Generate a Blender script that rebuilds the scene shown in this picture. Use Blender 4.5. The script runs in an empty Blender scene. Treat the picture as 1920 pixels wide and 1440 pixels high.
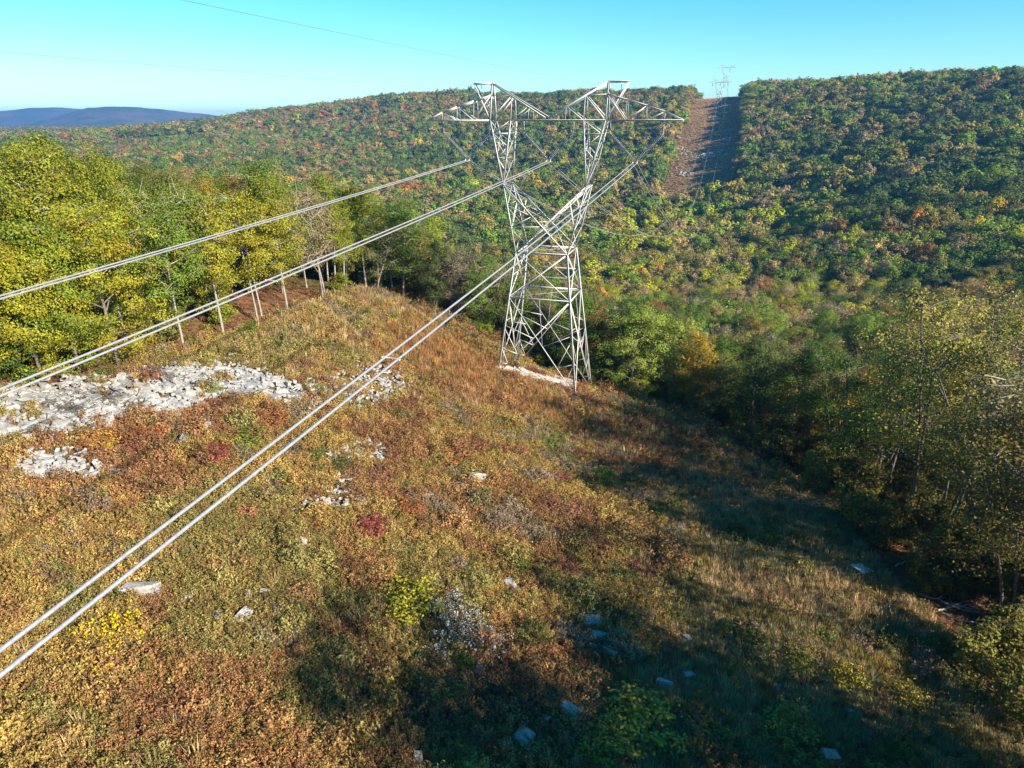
import bpy, bmesh, math, random
import numpy as np
from mathutils import Vector, Matrix

random.seed(7)
RNG = np.random.default_rng(11)
scene = bpy.context.scene
COL = scene.collection

# ------------------------------------------------------------------ camera
PITCH = math.radians(21.0)
FPX = 1280.0                      # focal length in pixels of the 1920 px wide photograph
cam_data = bpy.data.cameras.new("camera")
cam_data.sensor_width = 36.0
cam_data.lens = 36.0 * FPX / 1920.0
cam_data.clip_start = 0.5
cam_data.clip_end = 40000.0
cam = bpy.data.objects.new("camera", cam_data)
COL.objects.link(cam)
cam.location = (0, 0, 0)
cam.rotation_euler = (math.radians(90) - PITCH, 0, 0)
scene.camera = cam

# ------------------------------------------------------------------ sky, sun, exposure
SUN_AZ = math.radians(129.0)      # clockwise from the view direction (+Y)
SUN_EL = math.radians(26.0)
world = bpy.data.worlds.new("World")
scene.world = world
world.use_nodes = True
wn = world.node_tree
bg = wn.nodes["Background"]
sky = wn.nodes.new("ShaderNodeTexSky")
sky.sky_type = 'NISHITA'
sky.sun_disc = False
sky.sun_elevation = SUN_EL
sky.sun_rotation = SUN_AZ
sky.altitude = 300
sky.air_density = 1.0
sky.dust_density = 0.2
sky.ozone_density = 1.0
hs = wn.nodes.new("ShaderNodeHueSaturation")
hs.inputs["Hue"].default_value = 0.492
hs.inputs["Saturation"].default_value = 1.3
tn = wn.nodes.new("ShaderNodeMix"); tn.data_type = 'RGBA'; tn.blend_type = 'MULTIPLY'; tn.inputs[0].default_value = 1.0
tn.inputs[7].default_value = (0.68, 0.92, 1.08, 1)
wn.links.new(sky.outputs[0], tn.inputs[6])
wn.links.new(tn.outputs[2], hs.inputs["Color"])
wn.links.new(hs.outputs[0], bg.inputs["Color"])
bg.inputs["Strength"].default_value = 0.078

sun_data = bpy.data.lights.new("sun", 'SUN')
sun_data.energy = 5.0
sun_data.angle = math.radians(0.5)
sun_data.color = (1.0, 0.90, 0.74)
sun = bpy.data.objects.new("sun", sun_data)
COL.objects.link(sun)
sdir = Vector((math.sin(SUN_AZ) * math.cos(SUN_EL), math.cos(SUN_AZ) * math.cos(SUN_EL), math.sin(SUN_EL)))
sun.rotation_euler = sdir.to_track_quat('Z', 'Y').to_euler()
sun.location = sdir * 300

vs = scene.view_settings
vs.view_transform = 'Standard'
vs.look = 'None'
vs.exposure = 1.3
vs.gamma = 1.0
vs.use_curve_mapping = False
cy = scene.cycles
cy.max_bounces = 4
cy.diffuse_bounces = 2
cy.glossy_bounces = 1
cy.transmission_bounces = 3
cy.transparent_max_bounces = 4
cy.volume_bounces = 0
cy.use_denoising = True
cy.caustics_reflective = False
cy.caustics_refractive = False

# ------------------------------------------------------------------ photograph geometry helpers
CP, SP = math.cos(PITCH), math.sin(PITCH)
def ray(px, py):
    x, y = px - 960.0, 720.0 - py
    return np.array([x, FPX * CP + y * SP, -FPX * SP + y * CP])
def PZ(px, py, z):
    d = ray(px, py); return d * (z / d[2])
def PR(px, py, R, dz=0.0):
    d = ray(px, py); p = d * (R / math.hypot(d[0], d[1])); p[2] += dz; return p
T1 = np.array([4.3, 85.0]); T2 = np.array([282.6, 1011.0]); T3 = np.array([339.6, 1187.0])
DV = (T2 - T1) / np.linalg.norm(T2 - T1)
NU = np.array([DV[1], -DV[0]])
SPAN = float(np.linalg.norm(T2 - T1))
def UV(x, y):
    dx, dy = x - T1[0], y - T1[1]
    return dx * NU[0] + dy * NU[1], dx * DV[0] + dy * DV[1]
def XY(u, v):
    return T1[0] + u * NU[0] + v * DV[0], T1[1] + u * NU[1] + v * DV[1]
def PU(px, py, u):
    d = ray(px, py); u0, _ = UV(0.0, 0.0); k = d[0] * NU[0] + d[1] * NU[1]
    return d * ((u - u0) / k)

# ------------------------------------------------------------------ noise
def _hash(ix, iy, seed):
    h = (ix.astype(np.int64) * 374761393 + iy.astype(np.int64) * 668265263 + seed * 1274126177) & 0x7fffffff
    h = ((h ^ (h >> 13)) * 1274126177) & 0x7fffffff
    return ((h ^ (h >> 16)) & 0xffff) / 65535.0
def vnoise(x, y, s, seed=0):
    x = np.asarray(x, float) / s; y = np.asarray(y, float) / s
    ix, iy = np.floor(x), np.floor(y); fx, fy = x - ix, y - iy
    fx = fx * fx * (3 - 2 * fx); fy = fy * fy * (3 - 2 * fy)
    a, b = _hash(ix, iy, seed), _hash(ix + 1, iy, seed)
    c, d = _hash(ix, iy + 1, seed), _hash(ix + 1, iy + 1, seed)
    return (a * (1 - fx) + b * fx) * (1 - fy) + (c * (1 - fx) + d * fx) * fy
def fbm(x, y, s, seed=0, n=3):
    r, a, t = 0, 1.0, 0
    for k in range(n):
        r = r + a * vnoise(x, y, s / 2 ** k, seed + 17 * k); t += a; a *= 0.5
    return r / t
def sstep(a, b, x):
    t = np.clip((x - a) / (b - a), 0, 1); return t * t * (3 - 2 * t)

# ------------------------------------------------------------------ terrain
ctl = []
def add(*ps):
    for p in ps: ctl.append((float(p[0]), float(p[1]), float(p[2])))
for px, py in ((40, 735), (200, 695), (370, 650), (490, 608), (620, 556), (700, 549)):
    add(PU(px, py, -29))
add(PZ(760, 570, -25.0), PZ(860, 612, -26.7))
def UZ(u, v, z):
    x, y = XY(u, v); return (x, y, z)
add(UZ(-5.2, -4.8, -29.7), UZ(-5.2, 4.8, -31.8), UZ(5.2, -4.8, -31.6), UZ(5.2, 4.8, -34.4))
for px, py, z in ((1180, 742, -36.5), (1300, 770, -39), (1450, 840, -38), (1560, 900, -36), (1700, 985, -33.5), (1850, 1120, -33),
                  (1920, 1200, -32.5), (960, 1000, -28.5), (960, 1440, -27.5), (500, 900, -23.5), (500, 1200, -24), (0, 1440, -21),
                  (0, 900, -19.5), (0, 800, -18.6), (300, 750, -20.5), (700, 720, -25.5), (1150, 900, -32), (1920, 1440, -32),
                  (1400, 1200, -30.5), (1400, 1440, -29.5), (960, 800, -29.5), (500, 690, -22.6)):
    add(PZ(px, py, z))
add((-40, -10, -14), (-20, -20, -19), (10, -20, -25), (40, -20, -31), (70, -20, -36), (0, -80, -20), (60, -80, -33), (-60, -80, -10),
    (-100, 0, -9), (-100, 60, -12), (-100, 120, -18), (-60, 50, -14.5), (-60, 90, -16.5), (-60, 120, -22),
    (60, 50, -40), (60, 90, -48), (100, 60, -52), (100, 120, -62), (50, 130, -56),
    (10, 110, -42), (-10, 125, -38), (-30, 130, -33), (15, 140, -55), (40, 180, -68), (0, 180, -63), (-50, 180, -47), (-120, 180, -30),
    (90, 350, -86), (150, 420, -86), (0, 330, -84), (-100, 330, -70), (-200, 380, -70), (150, 230, -78), (-350, 500, -64), (-300, 700, -72),
    (-300, 250, -42), (-200, 120, -24), (-500, 900, -58), (70, 250, -80), (180, 520, -76))
add(PR(1328, 345, 690), PR(1340, 270, 820), PR(1352, 198, 1050), PR(1355, 184, 1130), PR(1357, 184, 1400, -20), PR(1357, 184, 1900, -60))
for px, py, R in ((1900, 140, 800), (1650, 148, 900), (1450, 154, 1050), (1100, 170, 1230), (850, 178, 1430), (700, 192, 1650), (500, 215, 2000), (430, 236, 2250)):
    add(PR(px, py, R, -16), PR(px, py, R + 350, -34))
for px, py, R in ((1900, 330, 480), (1650, 400, 420), (1900, 520, 260), (1600, 600, 200), (1100, 300, 850), (1100, 400, 580), (800, 300, 1000),
                  (800, 400, 640), (600, 270, 1300), (450, 300, 1000), (330, 252, 2000), (200, 244, 3400), (430, 243, 3300), (1650, 260, 650), (1900, 230, 640)):
    add(PR(px, py, R, -15))
add((-3000, 4500, -55), (-1200, 5200, -60), (3000, 4000, 0), (1600, 500, 40), (2500, 1500, 10), (1200, -500, 0), (0, -2500, -40), (-2500, 0, -40),
    (-2500, -2500, -40), (2500, -2500, -40), (-800, 200, -45), (-300, -300, -30), (300, -300, -45), (600, 200, -30), (-5000, 9000, -60), (5000, 9000, -40))
ctl = np.array(ctl)
MQ = 9.0
def _phi(d2): return np.sqrt(d2 + MQ * MQ)
def _solve():
    n = len(ctl)
    d2 = ((ctl[:, None, :2] - ctl[None, :, :2]) ** 2).sum(2)
    A = np.zeros((n + 1, n + 1)); A[:n, :n] = _phi(d2); A[:n, :n] -= np.eye(n) * 1.5
    A[:n, n] = 1; A[n, :n] = 1
    b = np.zeros(n + 1); b[:n] = ctl[:, 2]
    return np.linalg.solve(A, b)
MW = _solve()
def H(x, y):
    x = np.atleast_1d(np.asarray(x, float)); y = np.atleast_1d(np.asarray(y, float))
    out = np.empty(x.shape)
    for i in range(0, len(x), 20000):
        xs, ys = x[i:i + 20000], y[i:i + 20000]
        d2 = (xs[:, None] - ctl[None, :, 0]) ** 2 + (ys[:, None] - ctl[None, :, 1]) ** 2
        out[i:i + 20000] = _phi(d2) @ MW[:-1] + MW[-1]
    out += 0.5 * (fbm(x, y, 7.0, 3) - 0.5) + 0.16 * (vnoise(x, y, 1.6, 5) - 0.5)
    r = np.hypot(x, y)
    out += sstep(150, 400, r) * 9.0 * (fbm(x, y, 90.0, 9) - 0.5)
    return out
def h1(x, y): return float(H(x, y)[0])
def at(px, py):
    """the point of the ground that the photograph shows at a pixel"""
    d = ray(px, py); d = d / math.hypot(d[0], d[1])
    r = np.concatenate([np.arange(12, 160, 0.5), np.arange(160, 1300, 4.0)])
    g = H(d[0] * r, d[1] * r) - d[2] * r
    k = np.argmax(g > 0)
    if g[k] <= 0: k = len(r) - 1
    t = (0 - g[k - 1]) / (g[k] - g[k - 1])
    rr = r[k - 1] + t * (r[k] - r[k - 1])
    return d * rr

def edge_left(v): return -29 + 0 * v
def edge_right(v): return np.interp(v, [-160, -85, -66, -50, -25, -10, 2], [46, 44, 47, 41, 34, 29, 22])
def field_mask(x, y, wob=True):
    """1 on the mown strip under the power line, 0 in the wood"""
    u, v = UV(np.asarray(x, float), np.asarray(y, float))
    w = (fbm(x, y, 9.0, 21) - 0.5) * 5.0 if wob else 0.0
    vend = np.interp(u, [-30, -22, -5, 6, 14, 22, 30], [14, 14, 12, 10, 6, 1, -9])
    near = (u > edge_left(v) + w) & (u < edge_right(v) + w) & (v < vend + w)
    far = (np.abs(u + 3.0 + w * .3) < 36.5) & (v > 545) & (v < 1500)
    return near | far

# ------------------------------------------------------------------ mesh / material helpers
def mesh_np(name, verts, faces4=None, faces3=None, mat=None, smooth=False):
    me = bpy.data.meshes.new(name)
    verts = np.asarray(verts, np.float32)
    me.vertices.add(len(verts)); me.vertices.foreach_set("co", verts.ravel())
    loops = []; sizes = []
    if faces4 is not None and len(faces4):
        f = np.asarray(faces4, np.int32); loops.append(f.ravel()); sizes.append(np.full(len(f), 4, np.int32))
    if faces3 is not None and len(faces3):
        f = np.asarray(faces3, np.int32); loops.append(f.ravel()); sizes.append(np.full(len(f), 3, np.int32))
    loops = np.concatenate(loops); sizes = np.concatenate(sizes)
    me.loops.add(len(loops)); me.loops.foreach_set("vertex_index", loops)
    me.polygons.add(len(sizes))
    me.polygons.foreach_set("loop_start", np.concatenate([[0], np.cumsum(sizes)[:-1]]).astype(np.int32))
    if smooth: me.polygons.foreach_set("use_smooth", np.ones(len(sizes), bool))
    me.update(calc_edges=True)
    if mat is not None: me.materials.append(mat)
    return me
def fattr(me, name, vals, domain='FACE'):
    a = me.attributes.new(name, 'FLOAT', domain); a.data.foreach_set("value", np.asarray(vals, np.float32))
def obj(name, me, parent=None, loc=None):
    o = bpy.data.objects.new(name, me); COL.objects.link(o)
    if parent is not None: o.parent = parent
    if loc is not None: o.location = loc
    return o
def empty(name, loc=(0, 0, 0), rz=0.0, parent=None):
    o = bpy.data.objects.new(name, None); COL.objects.link(o); o.location = loc; o.rotation_euler = (0, 0, rz)
    o.empty_display_size = 0.5
    if parent is not None: o.parent = parent
    return o
def tag(o, label=None, cat=None, group=None, kind=None):
    if label: o["label"] = label
    if cat: o["category"] = cat
    if group: o["group"] = group
    if kind: o["kind"] = kind
    return o
class NT:
    def __init__(s, name):
        s.m = bpy.data.materials.new(name); s.m.use_nodes = True; s.t = s.m.node_tree
        s.b = s.t.nodes["Principled BSDF"]; s.out = s.t.nodes["Material Output"]
    def n(s, t, **k):
        x = s.t.nodes.new(t)
        for a, b in k.items(): setattr(x, a, b)
        return x
    def l(s, a, b): s.t.links.new(a, b)
    def noise(s, scale, detail=4, rough=.55, vec=None):
        x = s.n("ShaderNodeTexNoise"); x.inputs["Scale"].default_value = scale; x.inputs["Detail"].default_value = detail; x.inputs["Roughness"].default_value = rough
        if vec is not None: s.l(vec, x.inputs["Vector"])
        return x.outputs["Fac"]
    def ramp(s, fac, stops):
        r = s.n("ShaderNodeValToRGB"); e = r.color_ramp.elements
        while len(e) < len(stops): e.new(0.5)
        for q, (p, c) in zip(e, stops): q.position = p; q.color = (*c, 1)
        s.l(fac, r.inputs[0]); return r.outputs[0]
    def mix(s, f, a, b, mode='MIX'):
        x = s.n("ShaderNodeMix", data_type='RGBA', blend_type=mode)
        for v, i in ((f, 0), (a, 6), (b, 7)):
            if hasattr(v, 'links'): s.l(v, x.inputs[i])
            elif i == 0: x.inputs[0].default_value = v
            else: x.inputs[i].default_value = (*v, 1)
        return x.outputs[2]
    def bump(s, h, strength, dist):
        b = s.n("ShaderNodeBump"); b.inputs["Strength"].default_value = strength; b.inputs["Distance"].default_value = dist
        s.l(h, b.inputs["Height"]); s.l(b.outputs[0], s.b.inputs["Normal"])
    def pos(s): return s.n("ShaderNodeNewGeometry").outputs["Position"]

def leaf_material(name, trans=0.3, hue=0.03, lo=0.5, hi=1.45):
    m = NT(name)
    m.t.nodes.remove(m.b)
    ti = m.n("ShaderNodeAttribute", attribute_type='INSTANCER', attribute_name="tint")
    lv = m.n("ShaderNodeAttribute", attribute_type='GEOMETRY', attribute_name="leaf_random")
    l2 = m.n("ShaderNodeAttribute", attribute_type='GEOMETRY', attribute_name="leaf_random_two")
    h = m.n("ShaderNodeHueSaturation")
    a = m.n("ShaderNodeMapRange"); a.inputs[3].default_value = 0.5 - hue; a.inputs[4].default_value = 0.5 + hue
    b = m.n("ShaderNodeMapRange"); b.inputs[3].default_value = lo; b.inputs[4].default_value = hi
    m.l(lv.outputs["Fac"], a.inputs[0]); m.l(l2.outputs["Fac"], b.inputs[0])
    m.l(a.outputs[0], h.inputs["Hue"]); m.l(b.outputs[0], h.inputs["Value"]); m.l(ti.outputs["Color"], h.inputs["Color"])
    d = m.n("ShaderNodeBsdfDiffuse"); t = m.n("ShaderNodeBsdfTranslucent"); mx = m.n("ShaderNodeMixShader"); mx.inputs[0].default_value = trans
    m.l(h.outputs[0], d.inputs["Color"]); m.l(h.outputs[0], t.inputs["Color"])
    m.l(d.outputs[0], mx.inputs[1]); m.l(t.outputs[0], mx.inputs[2]); m.l(mx.outputs[0], m.out.inputs["Surface"])
    return m.m
M = {}
M['leaf'] = leaf_material("foliage_leaves")
M['heath'] = leaf_material("heath_leaves", 0.2, 0.022, 0.5, 1.45)
M['grass'] = leaf_material("grass_blades", 0.25, 0.02, 0.6, 1.3)

def bark(name, c1, c2):
    m = NT(name); f = m.noise(6.0, 5, .6, m.n("ShaderNodeTexCoord").outputs["Object"])
    m.l(m.ramp(f, [(.3, c1), (.7, c2)]), m.b.inputs["Base Color"]); m.b.inputs["Roughness"].default_value = .9
    m.bump(f, .5, .05); return m.m
M['bark'] = bark("bark", (.07, .055, .042), (.2, .17, .14))
M['pale_bark'] = bark("pale_bark", (.19, .165, .14), (.38, .345, .30))
M['dead_wood'] = bark("dead_wood", (.2, .18, .16), (.42, .39, .36))

def rock_mat():
    m = NT("pale_quartzite_rock"); p = m.pos()
    f = m.noise(1.6, 7, .62, p); g = m.noise(9.0, 4, .6, p); k = m.noise(.45, 3, .5, p)
    c = m.ramp(f, [(.28, (.15, .145, .14)), (.42, (.32, .31, .295)), (.66, (.43, .41, .385))])
    c = m.mix(m.ramp(g, [(.56, (0, 0, 0)), (.7, (1, 1, 1))]), c, (.22, .22, .20))
    c = m.mix(m.ramp(k, [(.52, (0, 0, 0)), (.66, (.5, .5, .5))]), c, (.42, .36, .31))
    st = m.noise(3.4, 6, .7, p); c = m.mix(m.ramp(st, [(.50, (0, 0, 0)), (.64, (.75, .75, .75))]), c, (.13, .13, .115))
    m.l(c, m.b.inputs["Base Color"]); m.b.inputs["Roughness"].default_value = .85
    m.bump(g, .8, .08); return m.m
M['rock'] = rock_mat()

def steel_mat():
    m = NT("galvanised_steel"); f = m.noise(1.3, 5, .6, m.pos())
    m.l(m.ramp(f, [(.3, (.46, .45, .43)), (.7, (.63, .62, .59))]), m.b.inputs["Base Color"])
    m.b.inputs["Roughness"].default_value = .55; m.b.inputs["Metallic"].default_value = .15; return m.m
M['steel'] = steel_mat()
m = NT("aluminium_cable"); f = m.noise(14, 3, .5, m.pos())
m.l(m.ramp(f, [(.35, (.28, .28, .29)), (.65, (.38, .38, .39))]), m.b.inputs["Base Color"]); m.b.inputs["Roughness"].default_value = .45; m.b.inputs["Metallic"].default_value = .25; M['cable'] = m.m
m = NT("dull_steel_wire"); f = m.noise(9, 3, .5, m.pos())
m.l(m.ramp(f, [(.35, (.10, .11, .12)), (.65, (.15, .16, .17))]), m.b.inputs["Base Color"]); m.b.inputs["Roughness"].default_value = .7; M['wire'] = m.m
m = NT("brown_porcelain"); f = m.noise(3, 2, .5, m.pos())
m.l(m.ramp(f, [(.3, (.13, .12, .17)), (.7, (.24, .22, .29))]), m.b.inputs["Base Color"]); m.b.inputs["Roughness"].default_value = .18; M['porcelain'] = m.m
m = NT("weathered_tin"); f = m.noise(2.2, 5, .6, m.pos())
m.l(m.ramp(f, [(.3, (.42, .43, .46)), (.7, (.68, .69, .72))]), m.b.inputs["Base Color"]); m.b.inputs["Roughness"].default_value = .5; M['tin'] = m.m

def ground_mat():
    m = NT("hill_ground"); p = m.pos()
    fd = m.n("ShaderNodeAttribute", attribute_name="field"); fd.attribute_type = 'GEOMETRY'
    a = m.noise(.16, 5, .6, p); b = m.noise(.9, 6, .65, p); c = m.noise(5, 4, .6, p)
    heath = m.ramp(a, [(.30, (.10, .085, .03)), (.42, (.19, .12, .045)), (.52, (.15, .065, .035)), (.62, (.23, .16, .06)), (.74, (.11, .10, .035))])
    heath = m.mix(m.ramp(b, [(.38, (0, 0, 0)), (.62, (1, 1, 1))]), heath, (.12, .085, .04))
    heath = m.mix(m.ramp(c, [(.45, (0, 0, 0)), (.75, (.7, .7, .7))]), heath, (.26, .19, .10))
    floor = m.ramp(b, [(.3, (.07, .045, .025)), (.5, (.17, .09, .045)), (.7, (.24, .13, .065))])
    m.l(m.mix(fd.outputs["Fac"], floor, heath), m.b.inputs["Base Color"])
    m.b.inputs["Roughness"].default_value = 1.0; m.b.inputs["Specular IOR Level"].default_value = .1
    m.bump(c, .8, .12); return m.m
M['ground'] = ground_mat()

# ------------------------------------------------------------------ ground sheet: rings about the hill, finer near
def build_ground():
    rad = np.concatenate([np.linspace(2, 150, 300), np.geomspace(151, 1500, 210)[1:], np.geomspace(1500, 14000, 60)[1:]])
    ang = np.radians(np.concatenate([np.arange(-180, -50, 2.5), np.arange(-50, 50, 0.36), np.arange(50, 180, 2.5)]))
    A, R = np.meshgrid(ang, rad)
    X, Y = (R * np.sin(A)).ravel(), (R * np.cos(A)).ravel()
    Z = H(X, Y)
    na, nr = len(ang), len(rad)
    i = np.arange((nr - 1) * na); a = i % na; r = i // na
    nx = (a + 1) % na
    f = np.stack([r * na + a, r * na + nx, (r + 1) * na + nx, (r + 1) * na + a], 1)[:, ::-1]
    V = np.stack([X, Y, Z], 1)
    V = np.vstack([V, [[0, 0, h1(0.0, 0.0)]]])
    tri = np.stack([np.full(na, nr * na), (np.arange(na) + 1) % na, np.arange(na)], 1)
    me = mesh_np("ground", V, f, tri, M['ground'], True)
    fm = np.concatenate([field_mask(X, Y).astype(float), [1.0]])
    fattr(me, "field", fm, 'POINT')
    o = obj("ground", me); tag(o, "brown heath covered hillside falling to a wooded valley", kind="structure")
    run = np.maximum.accumulate((Z / R.ravel()).reshape(nr, na), axis=0)
    return rad, ang, run
GR, GA, GRUN = build_ground()
def ground_hides(x, y, ztop):
    r = np.hypot(x, y); a = np.arctan2(x, y)
    ir = np.clip(np.searchsorted(GR, r) - 2, 0, len(GR) - 1); ia = np.clip(np.searchsorted(GA, a), 0, len(GA) - 1)
    return ztop / r < GRUN[ir, ia]

# ------------------------------------------------------------------ far mountain
def build_mountain(name, label, prof, R0, width, seed):
    px = np.array([p[0] for p in prof], float)
    top = np.array([PR(p[0], p[1], R0) for p in prof])
    n, mrows = 150, 40
    t = np.linspace(0, 1, n); xs = np.interp(t, np.linspace(0, 1, len(px)), top[:, 0]); ys = np.interp(t, np.linspace(0, 1, len(px)), top[:, 1]); zs = np.interp(t, np.linspace(0, 1, len(px)), top[:, 2])
    w = np.linspace(-1, 1, mrows)
    T, W = np.meshgrid(np.arange(n), w, indexing='ij')
    dirx, diry = xs / np.hypot(xs, ys), ys / np.hypot(xs, ys)
    X = xs[T] + dirx[T] * W * width; Y = ys[T] + diry[T] * W * width
    prof_ = (1 - np.abs(W)) ** 1.1
    Z = -70 + (zs[T] + 70) * prof_ + (fbm(X.ravel(), Y.ravel(), 420, seed, 4).reshape(X.shape) - .5) * 46 * (1 - np.abs(W)) * np.minimum(1, np.abs(W) * 4) + (vnoise(X.ravel(), Y.ravel(), 60, seed + 3).reshape(X.shape) - .5) * 6
    i = np.arange((n - 1) * (mrows - 1)); a = i // (mrows - 1); b = i % (mrows - 1)
    f = np.stack([a * mrows + b, (a + 1) * mrows + b, (a + 1) * mrows + b + 1, a * mrows + b + 1], 1)
    m = NT(name + "_wooded_slope"); p = m.pos()
    f1 = m.noise(.02, 6, .7, p); f2 = m.noise(.0035, 4, .55, p)
    c = m.ramp(f1, [(.3, (.012, .03, .028)), (.5, (.035, .055, .04)), (.7, (.08, .07, .055))])
    c = m.mix(m.ramp(f2, [(.45, (0, 0, 0)), (.6, (.6, .6, .6))]), c, (.13, .09, .06))
    m.l(c, m.b.inputs["Base Color"]); m.b.inputs["Roughness"].default_value = 1
    m.bump(f1, 1.0, 14.0)
    o = obj(name, mesh_np(name, np.stack([X, Y, Z], -1).reshape(-1, 3), f, None, m.m, True))
    tag(o, label, kind="structure"); return o
build_mountain("mountain", "blue wooded ridge on the far horizon", [(40, 236), (90, 222), (140, 208), (165, 201), (215, 198), (260, 200), (310, 205), (370, 212), (455, 221), (560, 232), (700, 243)], 6000, 900, 41)
build_mountain("mountain", "fainter blue ridge behind the nearer one on the horizon", [(-260, 226), (-120, 216), (0, 208), (60, 201), (100, 200), (160, 203), (240, 208), (340, 222), (450, 240)], 7800, 1000, 57)

# ------------------------------------------------------------------ plant meshes
def tubes(paths, sides=5):
    """paths: list of (points Nx3, radii N) -> verts, quads"""
    V, F, base = [], [], 0
    for P, r in paths:
        P = np.asarray(P, float); n = len(P)
        T = np.gradient(P, axis=0); T /= np.linalg.norm(T, axis=1)[:, None] + 1e-9
        ref = np.array([0, 0, 1.0]) if abs(T[0, 2]) < .9 else np.array([1.0, 0, 0])
        A = np.cross(T, ref); A /= np.linalg.norm(A, axis=1)[:, None] + 1e-9; B = np.cross(T, A)
        th = np.arange(sides) * 2 * math.pi / sides
        ring = P[:, None, :] + (A[:, None, :] * np.cos(th)[None, :, None] + B[:, None, :] * np.sin(th)[None, :, None]) * np.asarray(r)[:, None, None]
        V.append(ring.reshape(-1, 3))
        i = np.arange(n - 1)[:, None] * sides; j = np.arange(sides)[None, :]; j2 = (j + 1) % sides
        F.append((np.stack([i + j, i + j2, i + sides + j2, i + sides + j], -1).reshape(-1, 4) + base)); base += n * sides
    return np.vstack(V), np.vstack(F)
def leaf_cards(C, Nrm, size, rng, aspect=.62):
    n = len(C)
    Nrm = Nrm / (np.linalg.norm(Nrm, axis=1)[:, None] + 1e-9)
    r = rng.normal(size=(n, 3)); A = np.cross(Nrm, r); A /= np.linalg.norm(A, axis=1)[:, None] + 1e-9; B = np.cross(Nrm, A)
    s = (size * rng.uniform(.7, 1.3, n))[:, None] * .5
    fold = Nrm * s * .25
    V = np.stack([C + A * s, C + B * s * aspect + fold, C - A * s, C - B * s * aspect + fold], 1).reshape(-1, 3)
    return V, np.arange(n * 4).reshape(-1, 4)
def leaf_mesh(name, V, F, rng, mat, group=None):
    me = mesh_np(name, V, F, None, mat)
    n = len(F)
    a = rng.random(n); b = rng.random(n)
    if group is not None: a = np.clip(a * .45 + group * .55, 0, 1); b = np.clip(b * .55 + group * .45, 0, 1)
    fattr(me, "leaf_random", a); fattr(me, "leaf_random_two", b)
    return me

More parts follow.
